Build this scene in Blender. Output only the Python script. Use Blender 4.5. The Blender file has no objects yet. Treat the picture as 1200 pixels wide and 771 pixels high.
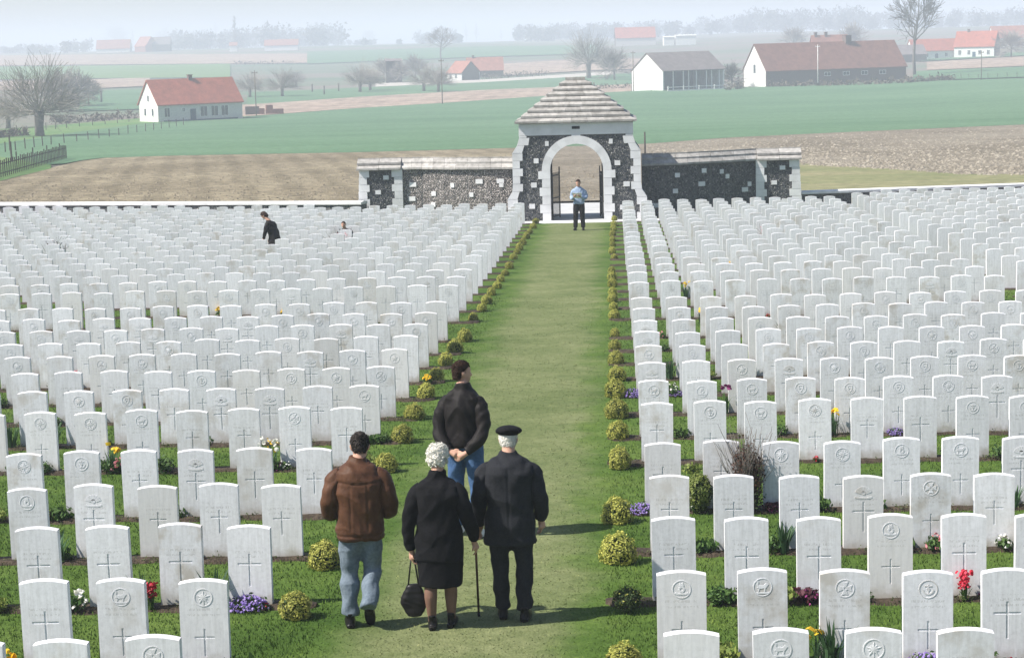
import bpy, bmesh, math, random
import numpy as np
from mathutils import Vector, Matrix

random.seed(7)
RNG = np.random.default_rng(11)
sc = bpy.context.scene
COL = sc.collection
PI = math.pi

# ------------------------------------------------------------------ camera
CAM_H = 4.5
SLOPE = 0.0283            # the cemetery falls away from the viewer
FPX = 2400.0              # focal length in photograph pixels (1200 wide)
ROLL = 0.026
CAMP = np.array([0.0, 0.0, CAM_H])


def cam_axes():
    u, v = 117.0 / FPX, 277.5 / FPX
    u0 = u * math.cos(ROLL) + v * math.sin(ROLL)
    v0 = -u * math.sin(ROLL) + v * math.cos(ROLL)
    tgt = np.array([0, 1, -SLOPE])
    yaw, pit = -0.05, -0.14

    def basis(yaw, pit):
        F = np.array([math.sin(yaw) * math.cos(pit), math.cos(yaw) * math.cos(pit), math.sin(pit)])
        R = np.array([math.cos(yaw), -math.sin(yaw), 0])
        return F, R, np.cross(R, F)
    for _ in range(60):
        F, R, U = basis(yaw, pit)
        a, b = tgt @ R / (tgt @ F), tgt @ U / (tgt @ F)
        yaw -= (u0 - a)
        pit -= (v0 - b)
    F, R, U = basis(yaw, pit)
    R2 = R * math.cos(ROLL) - U * math.sin(ROLL)
    U2 = R * math.sin(ROLL) + U * math.cos(ROLL)
    return F, R2, U2


CF, CR, CU = cam_axes()
cd = bpy.data.cameras.new('camera')
cd.lens = 36 * FPX / 1200
cd.sensor_width = 36
cd.sensor_fit = 'HORIZONTAL'
cd.clip_start = 0.1
cd.clip_end = 20000
cam = bpy.data.objects.new('camera', cd)
COL.objects.link(cam)
cam.matrix_world = Matrix(((CR[0], CU[0], -CF[0], CAMP[0]), (CR[1], CU[1], -CF[1], CAMP[1]),
                           (CR[2], CU[2], -CF[2], CAMP[2]), (0, 0, 0, 1)))
sc.camera = cam

# ------------------------------------------------------------------ light
SUN_EL = math.radians(47)
SUN_AZ = math.radians(18)      # how far the sun stands behind the viewer's left shoulder
to_sun = Vector((-math.cos(SUN_AZ) * math.cos(SUN_EL), -math.sin(SUN_AZ) * math.cos(SUN_EL), math.sin(SUN_EL)))
w = bpy.data.worlds.new('World')
sc.world = w
w.use_nodes = True
wn = w.node_tree
sky = wn.nodes.new('ShaderNodeTexSky')
sky.sky_type = 'NISHITA'
sky.sun_disc = False
sky.sun_elevation = SUN_EL
sky.sun_rotation = math.atan2(to_sun.x, to_sun.y)
sky.altitude = 50
sky.air_density = 1.0
sky.dust_density = 1.2
bgn = wn.nodes['Background']
bgn.inputs['Strength'].default_value = 0.09
wn.links.new(sky.outputs[0], bgn.inputs[0])
sd = bpy.data.lights.new('sun', 'SUN')
sd.energy = 5.0
sd.angle = math.radians(0.6)
sd.color = (1.0, 0.95, 0.87)
so = bpy.data.objects.new('sun', sd)
COL.objects.link(so)
so.rotation_euler = to_sun.to_track_quat('Z', 'Y').to_euler()
sc.view_settings.view_transform = 'Standard'
sc.view_settings.look = 'None'
sc.view_settings.gamma = 1
sc.view_settings.exposure = 0.68
sc.view_settings.use_curve_mapping = False
sc.cycles.use_denoising = True
sc.cycles.max_bounces = 6
sc.cycles.volume_bounces = 1
sc.cycles.transparent_max_bounces = 8

# ------------------------------------------------------------------ pixel <-> world helpers (photograph measurements)


def smooth(x, a, b):
    t = np.clip((np.asarray(x, float) - a) / (b - a), 0, 1)
    return t * t * (3 - 2 * t)


def T(x, y):
    """terrain height"""
    x = np.asarray(x, float)
    y = np.asarray(y, float)
    yy = np.clip(y, -60, 250)
    z = -SLOPE * yy
    t = np.clip(y - 250, 0, 150)
    z = z - SLOPE * (t - t * t / 300)
    z = z + 2.2 * smooth(x, 10, 160) * smooth(y, 170, 380)
    z = z + 8.5 * smooth(y, 620, 1500) - 7 * smooth(y, 1700, 4000)
    z = z + 0.9 * np.sin(x / 97.0 + 1.3) * np.sin(y / 141.0) * smooth(y, 300, 700)
    return z


def ray(px, py):
    d = CF + (px - 600) / FPX * CR + (385.5 - py) / FPX * CU
    return d / np.linalg.norm(d)


def on_ground(px, py, h=0.0, lo=8, hi=3500):
    """the point of the terrain (plus h) seen at a photograph pixel"""
    d = ray(px, py)
    s = np.geomspace(lo, hi, 900)
    p = CAMP[None, :] + s[:, None] * d[None, :]
    g = p[:, 2] - T(p[:, 0], p[:, 1]) - h
    i = np.argmax(g < 0)
    if g[i] >= 0:
        i = len(s) - 1
    if i == 0:
        i = 1
    a, b = s[i - 1], s[i]
    for _ in range(40):
        m = (a + b) / 2
        q = CAMP + m * d
        if q[2] - T(q[0], q[1]) - h > 0:
            a = m
        else:
            b = m
    q = CAMP + b * d
    return np.array([q[0], q[1], float(T(q[0], q[1]))])


def at_dist(px, py, Y):
    d = ray(px, py)
    return CAMP + d * (Y / d[1])


def to_px(p):
    q = np.asarray(p, float) - CAMP
    z = q @ CF
    return 600 + FPX * (q @ CR) / z, 385.5 - FPX * (q @ CU) / z, z


# ------------------------------------------------------------------ object helpers


def link_mesh(name, me, parent=None, mats=()):
    for m in mats:
        if m.name not in me.materials:
            me.materials.append(m)
    o = bpy.data.objects.new(name, me)
    COL.objects.link(o)
    o.parent = parent
    return o


def tag(o, label=None, cat=None, group=None, kind=None):
    if label:
        o['label'] = label
    if cat:
        o['category'] = cat
    if group:
        o['group'] = group
    if kind:
        o['kind'] = kind
    return o


def empty(name, loc, rz=0.0):
    o = bpy.data.objects.new(name, None)
    o.empty_display_size = 0.1
    COL.objects.link(o)
    o.location = loc
    o.rotation_euler = (0, 0, rz)
    return o


def copy_tree(o, parent=None):
    c = o.copy()
    COL.objects.link(c)
    c.parent = parent
    for ch in o.children:
        copy_tree(ch, c)
    return c


class MB:
    """collects shapes, then builds ONE mesh"""

    def __init__(self):
        self.v, self.f, self.mi = [], [], []
        self.n = 0

    def add(self, verts, faces, mi=0):
        b = self.n
        self.v.extend([tuple(p) for p in verts])
        self.n += len(verts)
        for f in faces:
            self.f.append(tuple(i + b for i in f))
            self.mi.append(mi)
        return self

    def box(self, x0, x1, y0, y1, z0, z1, mi=0):
        v = [(x0, y0, z0), (x1, y0, z0), (x1, y1, z0), (x0, y1, z0), (x0, y0, z1), (x1, y0, z1), (x1, y1, z1), (x0, y1, z1)]
        return self.add(v, [(0, 3, 2, 1), (4, 5, 6, 7), (0, 1, 5, 4), (1, 2, 6, 5), (2, 3, 7, 6), (3, 0, 4, 7)], mi)

    def prism(self, poly, y0, y1, mi=0):
        """polygon in (x,z), extruded along y; counter-clockwise seen from -y"""
        n = len(poly)
        v = [(x, y0, z) for x, z in poly] + [(x, y1, z) for x, z in poly]
        f = [tuple(range(n)), tuple(range(2 * n - 1, n - 1, -1))]
        for i in range(n):
            j = (i + 1) % n
            f.append((i, n + i, n + j, j))
        return self.add(v, f, mi)

    def tube(self, pts, rads, sides=6, mi=0, cap=True, flat=1.0):
        pts = [np.asarray(p, float) for p in pts]
        rings = []
        n = len(pts)
        prev = None
        for i in range(n):
            a = pts[max(0, i - 1)]
            b = pts[min(n - 1, i + 1)]
            t = b - a
            t = t / (np.linalg.norm(t) + 1e-9)
            if prev is None:
                ref = np.array([1, 0, 0]) if abs(t[0]) < 0.8 else np.array([0, 1, 0])
                nx = ref - t * (ref @ t)
            else:
                nx = prev - t * (prev @ t)
            nx /= np.linalg.norm(nx) + 1e-9
            ny = np.cross(t, nx)
            prev = nx
            r = rads[i] if hasattr(rads, '__len__') else rads
            rx, ry = r if hasattr(r, '__len__') else (r, r * flat)
            rings.append([pts[i] + nx * rx * math.cos(k * 2 * PI / sides) + ny * ry * math.sin(k * 2 * PI / sides) for k in range(sides)])
        v = [p for r in rings for p in r]
        f = []
        for i in range(n - 1):
            for k in range(sides):
                k2 = (k + 1) % sides
                f.append((i * sides + k, i * sides + k2, (i + 1) * sides + k2, (i + 1) * sides + k))
        if cap:
            f.append(tuple(range(sides - 1, -1, -1)))
            f.append(tuple((n - 1) * sides + k for k in range(sides)))
        return self.add(v, f, mi)

    def xf(self, start, mat):
        for i in range(start, self.n):
            self.v[i] = tuple(mat @ Vector(self.v[i]))
        return self

    def mesh(self, name, mats, smooth_=False):
        me = bpy.data.meshes.new(name)
        me.from_pydata(self.v, [], self.f)
        for m in (mats if isinstance(mats, (list, tuple)) else [mats]):
            me.materials.append(m)
        if any(self.mi):
            me.polygons.foreach_set('material_index', self.mi)
        me.polygons.foreach_set('use_smooth', [bool(smooth_)] * len(me.polygons))
        me.update()
        return me

    def build(self, name, mats, parent=None, smooth_=False):
        return link_mesh(name, self.mesh(name, mats, smooth_), parent)


def np_mesh(name, V, F, mat, smooth_=False):
    """fast mesh from numpy arrays; F is (n,3) or (n,4)"""
    V = np.asarray(V, np.float32)
    F = np.asarray(F, np.int32)
    me = bpy.data.meshes.new(name)
    me.vertices.add(len(V))
    me.vertices.foreach_set('co', V.ravel())
    k = F.shape[1]
    me.loops.add(F.size)
    me.loops.foreach_set('vertex_index', F.ravel())
    me.polygons.add(len(F))
    me.polygons.foreach_set('loop_start', np.arange(0, F.size, k, dtype=np.int32))
    me.polygons.foreach_set('loop_total', np.full(len(F), k, np.int32))
    me.update(calc_edges=True)
    me.polygons.foreach_set('use_smooth', np.full(len(F), bool(smooth_)))
    if mat:
        me.materials.append(mat)
    return me


# ------------------------------------------------------------------ materials


def new_mat(name):
    m = bpy.data.materials.new(name)
    m.use_nodes = True
    nt = m.node_tree
    b = nt.nodes['Principled BSDF']
    b.inputs['Specular IOR Level'].default_value = 0.25
    return m, nt, b


def nd(nt, typ, **kw):
    n = nt.nodes.new(typ)
    for k, v in kw.items():
        if k.startswith('i_'):
            n.inputs[k[2:].replace('_', ' ')].default_value = v
        else:
            setattr(n, k, v)
    return n


def ramp(nt, stops, interp='LINEAR'):
    r = nt.nodes.new('ShaderNodeValToRGB')
    r.color_ramp.interpolation = interp
    e = r.color_ramp.elements
    while len(e) > 1:
        e.remove(e[-1])
    e[0].position = stops[0][0]
    e[0].color = (*stops[0][1], 1)
    for p, c in stops[1:]:
        x = e.new(p)
        x.color = (*c, 1)
    return r


def mix(nt, a, b, fac, mode='MIX'):
    m = nt.nodes.new('ShaderNodeMix')
    m.data_type = 'RGBA'
    m.blend_type = mode
    for sock, val in ((m.inputs[6], a), (m.inputs[7], b), (m.inputs[0], fac)):
        if isinstance(val, (int, float)):
            sock.default_value = val
        elif isinstance(val, tuple):
            sock.default_value = (*val, 1)
        else:
            nt.links.new(val, sock)
    return m.outputs[2]


def mth(nt, op, a, b=None, clamp=False):
    m = nt.nodes.new('ShaderNodeMath')
    m.operation = op
    m.use_clamp = clamp
    for s, val in ((m.inputs[0], a), (m.inputs[1], b)):
        if val is None:
            continue
        if isinstance(val, (int, float)):
            s.default_value = val
        else:
            nt.links.new(val, s)
    return m.outputs[0]


def coords(nt, kind='Object', scale=(1, 1, 1)):
    tc = nt.nodes.new('ShaderNodeTexCoord')
    mp = nt.nodes.new('ShaderNodeMapping')
    mp.inputs['Scale'].default_value = scale
    nt.links.new(tc.outputs[kind], mp.inputs[0])
    return mp.outputs[0]


def geo_pos(nt, scale=(1, 1, 1)):
    g = nt.nodes.new('ShaderNodeNewGeometry')
    mp = nt.nodes.new('ShaderNodeMapping')
    mp.inputs['Scale'].default_value = scale
    nt.links.new(g.outputs['Position'], mp.inputs[0])
    return mp.outputs[0]


def noise(nt, vec, scale, detail=4, rough=0.55):
    n = nt.nodes.new('ShaderNodeTexNoise')
    n.inputs['Scale'].default_value = scale
    n.inputs['Detail'].default_value = detail
    n.inputs['Roughness'].default_value = rough
    nt.links.new(vec, n.inputs['Vector'])
    return n.outputs['Fac']


def bump(nt, b, h, strength, dist):
    bp = nt.nodes.new('ShaderNodeBump')
    bp.inputs['Strength'].default_value = strength
    bp.inputs['Distance'].default_value = dist
    nt.links.new(h, bp.inputs['Height'])
    nt.links.new(bp.outputs[0], b.inputs['Normal'])


def M(name, stops, scale=4.0, rough=0.85, bmp=0.0, bscale=None, bdist=0.02, world=False, stretch=(1, 1, 1), vary=0.0, spec=0.25, island=0.0):
    """noise-coloured surface; vary = brightness change from object to object, island = from piece to piece"""
    m, nt, b = new_mat(name)
    vec = geo_pos(nt, stretch) if world else coords(nt, 'Object', stretch)
    if len(stops) == 3 and not hasattr(stops[0], '__len__'):
        c = stops
        stops = [(0.3, tuple(x * 0.8 for x in c)), (0.7, tuple(min(1, x * 1.15) for x in c))]
    f = noise(nt, vec, scale)
    col = ramp(nt, stops)
    nt.links.new(f, col.inputs[0])
    out = col.outputs[0]
    if vary or island:
        if vary:
            r = nt.nodes.new('ShaderNodeObjectInfo').outputs['Random']
        else:
            r = nt.nodes.new('ShaderNodeNewGeometry').outputs['Random Per Island']
        k = max(vary, island)
        mr = nd(nt, 'ShaderNodeMapRange')
        nt.links.new(r, mr.inputs[0])
        mr.inputs['To Min'].default_value = 1 - k
        mr.inputs['To Max'].default_value = 1 + k
        hs = nd(nt, 'ShaderNodeHueSaturation')
        nt.links.new(out, hs.inputs['Color'])
        nt.links.new(mr.outputs[0], hs.inputs['Value'])
        out = hs.outputs[0]
    nt.links.new(out, b.inputs['Base Color'])
    b.inputs['Roughness'].default_value = rough
    b.inputs['Specular IOR Level'].default_value = spec
    if bmp:
        bump(nt, b, noise(nt, vec, bscale or scale * 3, 5), bmp, bdist)
    return m


def leaf_mat(name, c0, c1, trans=0.25, island=0.35):
    """leaves and petals: colour differs from leaf to leaf, some light comes through"""
    m, nt, b = new_mat(name)
    g = nt.nodes.new('ShaderNodeNewGeometry')
    oi = nt.nodes.new('ShaderNodeObjectInfo')
    col = mix(nt, c0, c1, g.outputs['Random Per Island'])
    mr = nd(nt, 'ShaderNodeMapRange')
    nt.links.new(oi.outputs['Random'], mr.inputs[0])
    mr.inputs['To Min'].default_value = 1 - island * 0.6
    mr.inputs['To Max'].default_value = 1 + island * 0.6
    hs = nd(nt, 'ShaderNodeHueSaturation')
    nt.links.new(col, hs.inputs['Color'])
    nt.links.new(mr.outputs[0], hs.inputs['Value'])
    nt.links.new(hs.outputs[0], b.inputs['Base Color'])
    b.inputs['Roughness'].default_value = 0.6
    tr = nt.nodes.new('ShaderNodeBsdfTranslucent')
    nt.links.new(hs.outputs[0], tr.inputs[0])
    mx = nt.nodes.new('ShaderNodeMixShader')
    mx.inputs[0].default_value = trans
    nt.links.new(b.outputs[0], mx.inputs[1])
    nt.links.new(tr.outputs[0], mx.inputs[2])
    nt.links.new(mx.outputs[0], nt.nodes['Material Output'].inputs[0])
    return m


ORD = ['first', 'second', 'third', 'fourth', 'fifth', 'sixth', 'seventh', 'eighth', 'ninth', 'tenth', 'eleventh', 'twelfth',
       'thirteenth', 'fourteenth', 'fifteenth', 'sixteenth', 'seventeenth', 'eighteenth', 'nineteenth', 'twentieth']
for _t in ('twenty', 'thirty', 'forty'):
    ORD += [_t + '-' + o for o in ORD[:9]] + [{'twenty': 'thirtieth', 'thirty': 'fortieth', 'forty': 'fiftieth'}[_t]]
# ================================================================== terrain and fields
m_land = M('far_land', [(0.3, (0.08, 0.13, 0.075)), (0.45, (0.13, 0.15, 0.10)), (0.55, (0.19, 0.15, 0.13)), (0.7, (0.08, 0.15, 0.08))],
           scale=0.012, world=True, stretch=(0.35, 1, 1), bmp=0.3, bscale=0.4, bdist=0.4)


def make_terrain():
    ys = np.concatenate([np.arange(-60, 80, 10), np.arange(80, 700, 12), np.geomspace(700, 9000, 60)])
    us = np.linspace(-1, 1, 61)
    V = []
    for y in ys:
        wdt = 120 + 0.6 * max(y, 0)
        x = us * wdt
        z = T(x, np.full_like(x, y))
        z = z - (0.06 if y < 90 else 0.0)
        V.append(np.stack([x, np.full_like(x, y), z], 1))
    V = np.concatenate(V)
    n = len(us)
    i, j = np.meshgrid(np.arange(len(ys) - 1), np.arange(n - 1), indexing='ij')
    a = (i * n + j).ravel()
    F = np.stack([a, a + 1, a + n + 1, a + n], 1)
    o = link_mesh('terrain', np_mesh('terrain', V, F, m_land, True))
    tag(o, 'hazy flat farmland stretching behind the cemetery to the horizon', kind='structure')


make_terrain()

_sheet_n = [0]


def poly_interp(pl, x):
    pl = sorted(pl)
    return np.interp(x, [p[0] for p in pl], [p[1] for p in pl])


def field(name, label, top, bot, mat, nx=40, ny=10, lift=0.03):
    """a field between two boundary lines (seen in the photograph), draped over the terrain"""
    _sheet_n[0] += 1
    x0, x1 = max(min(p[0] for p in top), min(p[0] for p in bot)), min(max(p[0] for p in top), max(p[0] for p in bot))
    xs = np.linspace(x0, x1, nx)
    A = [on_ground(x, poly_interp(bot, x)) for x in xs]
    B = [on_ground(x, poly_interp(top, x)) for x in xs]
    V = []
    for j in range(ny):
        t = j / (ny - 1)
        for a, b in zip(A, B):
            p = a + (b - a) * t
            z = float(T(p[0], p[1])) + lift + 0.00035 * p[1] + 0.004 * _sheet_n[0]
            V.append((p[0], p[1], z))
    i, j = np.meshgrid(np.arange(ny - 1), np.arange(nx - 1), indexing='ij')
    a = (i * nx + j).ravel()
    F = np.stack([a, a + 1, a + nx + 1, a + nx], 1)
    o = link_mesh(name, np_mesh(name, V, F, mat, True))
    tag(o, label, kind='structure')
    return o


def soil_mat(name, c0, c1, c2, ang=0.0, period=2.6, rough_scale=2.0, line=0.35):
    m, nt, b = new_mat(name)
    pos = geo_pos(nt)
    mp = nd(nt, 'ShaderNodeMapping')
    mp.inputs['Rotation'].default_value = (0, 0, ang)
    nt.links.new(pos, mp.inputs[0])
    wv = nd(nt, 'ShaderNodeTexWave', wave_type='BANDS', bands_direction='X')
    wv.inputs['Scale'].default_value = 0.314 / period * 2
    wv.inputs['Distortion'].default_value = 1.2
    wv.inputs['Detail'].default_value = 3
    wv.inputs['Detail Scale'].default_value = 0.6
    nt.links.new(mp.outputs[0], wv.inputs[0])
    f1 = noise(nt, pos, 0.09, 5)
    f2 = noise(nt, pos, rough_scale, 6, 0.7)
    r = ramp(nt, [(0.35, c0), (0.5, c1), (0.66, c2)])
    nt.links.new(f1, r.inputs[0])
    wr = ramp(nt, [(0.15, (0.70, 0.70, 0.68)), (0.6, (1.12, 1.12, 1.12))])
    nt.links.new(wv.outputs['Fac'], wr.inputs[0])
    c = mix(nt, r.outputs[0], wr.outputs[0], line, 'MULTIPLY')
    rr = ramp(nt, [(0.36, (0.45, 0.45, 0.45)), (0.64, (1.3, 1.27, 1.22))])
    nt.links.new(f2, rr.inputs[0])
    c = mix(nt, c, rr.outputs[0], 0.9, 'MULTIPLY')
    nt.links.new(c, b.inputs['Base Color'])
    b.inputs['Roughness'].default_value = 1
    b.inputs['Specular IOR Level'].default_value = 0.05
    bump(nt, b, f2, 0.8, 0.25)
    return m


def crop_mat(name, c0, c1, scale=0.06):
    m, nt, b = new_mat(name)
    pos = geo_pos(nt, (1, 1, 1))
    f1 = noise(nt, geo_pos(nt, (0.4, 1.2, 1)), scale, 5)
    f2 = noise(nt, pos, 1.4, 6, 0.7)
    r = ramp(nt, [(0.3, c0), (0.7, c1)])
    nt.links.new(f1, r.inputs[0])
    rr = ramp(nt, [(0.34, (0.62, 0.64, 0.62)), (0.66, (1.25, 1.22, 1.2))])
    nt.links.new(f2, rr.inputs[0])
    c = mix(nt, r.outputs[0], rr.outputs[0], 0.9, 'MULTIPLY')
    nt.links.new(c, b.inputs['Base Color'])
    b.inputs['Roughness'].default_value = 1
    b.inputs['Specular IOR Level'].default_value = 0.1
    bump(nt, b, f2, 0.6, 0.1)
    return m


m_tilled = soil_mat('tilled_soil', (0.205, 0.175, 0.12), (0.245, 0.21, 0.148), (0.295, 0.255, 0.18), ang=-0.2, period=4.6, rough_scale=1.6, line=0.45)
m_clods = soil_mat('stubble_soil', (0.20, 0.175, 0.135), (0.25, 0.22, 0.175), (0.29, 0.26, 0.21), ang=1.2, period=4.0, rough_scale=2.2, line=0.1)
m_wheat = crop_mat('young_wheat', (0.080, 0.160, 0.086), (0.118, 0.207, 0.118))
m_meadow = crop_mat('rough_meadow', (0.09, 0.19, 0.06), (0.15, 0.22, 0.09))
m_verge = crop_mat('field_verge', (0.17, 0.19, 0.09), (0.26, 0.24, 0.14), 0.2)
m_pink = soil_mat('fallow_soil', (0.30, 0.23, 0.19), (0.36, 0.28, 0.23), (0.40, 0.32, 0.26), period=9, rough_scale=0.6, line=0.2)
m_lane = M('farm_lane_gravel', [(0.3, (0.38, 0.34, 0.30)), (0.7, (0.5, 0.46, 0.41))], scale=0.3, world=True)

B1 = [(-60, 178), (0, 186), (60, 196), (110, 187), (200, 184), (420, 180), (600, 175), (760, 170), (850, 163), (1000, 156), (1210, 147), (1260, 145)]
field('tilled_field', 'brown tilled field with faint furrow lines behind the left wall', [(-420, 262), (-60, 226), (0, 213), (60, 198), (110, 187), (200, 184), (420, 180), (600, 175), (640, 174)],
      [(-420, 266), (-60, 256), (640, 238.5)], m_tilled, 40, 16)
field('stubble_field', 'pale cloddy bare field behind the right wing wall', [(640, 174), (760, 170), (850, 163), (1000, 156), (1260, 145)],
      [(640, 238.5), (1260, 222)], m_clods, 40, 16)
field('grass_verge', 'dull green verge beyond the right boundary wall', [(930, 193), (1050, 200), (1130, 206), (1260, 206)],
      [(930, 236), (1260, 232)], m_verge, 20, 6)
GT = [(-60, 176), (0, 170), (60, 160), (160, 147), (290, 138), (420, 128), (520, 122), (620, 115), (740, 108), (870, 104), (1060, 97), (1260, 91)]
field('wheat_field', 'wide green field of young wheat behind the gatehouse', GT, B1, m_wheat, 60, 20)
field('pasture', 'rough green grass around the paling fence', [(-420, 186), (-60, 177), (0, 185), (60, 195)], [(-420, 263), (-60, 227), (0, 214), (60, 199)], m_meadow, 20, 8)
field('meadow', 'green meadow beside the white farmhouse on the left', [(-60, 156), (40, 150), (165, 140), (290, 131)], [(-60, 176), (0, 170), (60, 160), (160, 147), (290, 138)], m_meadow, 20, 5)
field('fallow_strip', 'pinkish brown fallow strip running behind the farmhouse', [(284, 124), (420, 115), (560, 107), (740, 100)],
      [(284, 138), (420, 128), (520, 122), (620, 115), (740, 108)], m_pink, 30, 4)
field('pasture', 'green pasture strip with pollard trees', [(290, 110), (420, 104), (560, 98), (740, 87)], [(290, 124), (420, 115), (560, 107), (740, 100)], m_wheat, 30, 4)
field('farm_lane', 'pale lane passing the tile-roofed farm', [(440, 99), (560, 95), (720, 85)], [(440, 103), (560, 98), (720, 89)], m_lane, 20, 2)
field('pasture', 'small green pasture left of the farmhouse gable', [(92, 108), (168, 106)], [(80, 132), (168, 129)], m_wheat, 8, 4)
field('fallow_strip', 'pinkish ploughed band behind the left willows', [(-60, 97), (60, 96), (176, 92)], [(-60, 108), (60, 107), (178, 102)], m_pink, 16, 3)
field('pasture', 'hazy green band far behind the left willows', [(-60, 80), (120, 78), (270, 76)], [(-60, 95), (120, 93), (270, 92)], m_meadow, 16, 3)
field('fallow_strip', 'hazy mauve field below the far left farm', [(-60, 67), (120, 65), (360, 64)], [(-60, 79), (120, 77), (360, 75)], m_pink, 16, 3)
field('pasture', 'far green strip across the middle of the plain', [(360, 62), (560, 56), (700, 54)], [(360, 76), (560, 68), (700, 64)], m_wheat, 16, 3)
field('fallow_strip', 'pale pinkish field behind the tile-roofed farm', [(590, 76), (690, 70), (750, 70)], [(590, 90), (690, 84), (750, 82)], m_pink, 12, 3)
field('fallow_strip', 'pinkish bare strip in front of the white farm on the right', [(1086, 74), (1260, 64)], [(1080, 84), (1260, 76)], m_pink, 16, 3)
field('pasture', 'green pasture below the bare strip on the right', [(1070, 85), (1260, 77)], [(1066, 96), (1260, 90)], m_wheat, 16, 3)
field('pasture', 'green slope in front of the white farm on the right', [(1080, 68), (1260, 60)], [(1080, 73), (1260, 63)], m_wheat, 16, 3)


def clods(name, label, top, bot, n, size, mat, seed_h=0.5):
    """lumps of turned earth lying on a field"""
    x0, x1 = bot[0][0], bot[-1][0]
    V, F = [], []
    px = RNG.uniform(x0, x1, n)
    yb, yt = poly_interp(bot, px), poly_interp(top, px)
    # thin the lumps towards the far edge
    py = yb + (yt - yb) * RNG.random(n) ** 1.1 * 0.985
    D = CF[None, :] + ((px - 600) / FPX)[:, None] * CR + ((385.5 - py) / FPX)[:, None] * CU
    # the fields here lie on the even slope of the cemetery hill
    t = CAM_H / -(D[:, 2] + SLOPE * D[:, 1])
    P = CAMP + D * t[:, None]
    ok = P[:, 1] < 248
    P = P[ok]
    P[:, 2] = T(P[:, 0], P[:, 1])
    n = len(P)
    s = size * (0.4 + 0.9 * RNG.random(n) ** 2)
    q = np.array([(1, 0, 0), (.2, .9, 0), (-.9, .3, 0), (-.3, -1, 0), (0, 0, 1)], float)
    q = q[None] * (0.7 + .6 * RNG.random((n, 5, 1)))
    a = RNG.random(n) * 6.28
    x = q[:, :, 0] * np.cos(a)[:, None] - q[:, :, 1] * np.sin(a)[:, None]
    y = q[:, :, 0] * np.sin(a)[:, None] + q[:, :, 1] * np.cos(a)[:, None]
    z = q[:, :, 2] * seed_h + np.array([0, 0, 0, 0, 0.1])
    V = np.stack([x, y, z], 2) * s[:, None, None] + P[:, None, :] + np.array([0, 0, .03])
    f = np.array([(0, 1, 4), (1, 2, 4), (2, 3, 4), (3, 0, 4)])
    F = (f[None] + 5 * np.arange(n)[:, None, None]).reshape(-1, 3)
    o = link_mesh(name, np_mesh(name, V.reshape(-1, 3), F, mat))
    tag(o, label, 'earth clods', kind='stuff')


m_clod1 = M('pale_clods', [(0.3, (0.185, 0.158, 0.12)), (0.5, (0.245, 0.215, 0.17)), (0.7, (0.30, 0.268, 0.215))], scale=0.9, world=True, island=0.25)
m_clod2 = M('brown_clods', [(0.3, (0.15, 0.125, 0.085)), (0.7, (0.23, 0.195, 0.14))], scale=0.9, world=True, island=0.25)
clods('earth_clods', 'pale clods of earth strewn over the stubble field on the right', [(755, 171), (850, 164), (1000, 157), (1260, 146)],
      [(755, 205), (930, 195), (1050, 201), (1130, 207), (1260, 208)], 13000, 0.24, m_clod1, 0.35)
clods('earth_crumbs', 'brown crumbs of earth on the tilled field at left', [(-60, 228), (0, 214), (60, 199), (110, 188), (200, 185), (420, 181), (640, 175), (755, 171)],
      [(-60, 252), (640, 236), (755, 233)], 15000, 0.13, m_clod2)

# ================================================================== cemetery lawn
PATH_L, PATH_R = -2.55, -0.12


def lawn_colour(nt, pos):
    sx = nd(nt, 'ShaderNodeSeparateXYZ')
    nt.links.new(pos, sx.inputs[0])
    wob = noise(nt, pos, 1.3, 4)
    x = mth(nt, 'ADD', sx.outputs[0], mth(nt, 'MULTIPLY', mth(nt, 'SUBTRACT', wob, 0.5), 1.2))
    # distance from the middle of the path
    dx = mth(nt, 'ABSOLUTE', mth(nt, 'ADD', x, 1.33))
    worn = nd(nt, 'ShaderNodeMapRange', interpolation_type='SMOOTHSTEP')
    worn.inputs['From Min'].default_value = 1.25
    worn.inputs['From Max'].default_value = 0.55
    nt.links.new(dx, worn.inputs[0])
    f = noise(nt, pos, 0.8, 6, 0.65)
    f3 = noise(nt, pos, 7.0, 4, 0.7)
    g = ramp(nt, [(0.32, (0.048, 0.094, 0.016)), (0.5, (0.076, 0.132, 0.025)), (0.7, (0.115, 0.17, 0.039))])
    nt.links.new(f, g.inputs[0])
    p = ramp(nt, [(0.32, (0.118, 0.15, 0.058)), (0.5, (0.155, 0.183, 0.08)), (0.7, (0.195, 0.215, 0.105))])
    nt.links.new(f, p.inputs[0])
    c = mix(nt, g.outputs[0], p.outputs[0], worn.outputs[0])
    rr = ramp(nt, [(0.3, (0.7, 0.74, 0.66)), (0.7, (1.2, 1.16, 1.2))])
    nt.links.new(f3, rr.inputs[0])
    return mix(nt, c, rr.outputs[0], 0.85, 'MULTIPLY')


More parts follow.
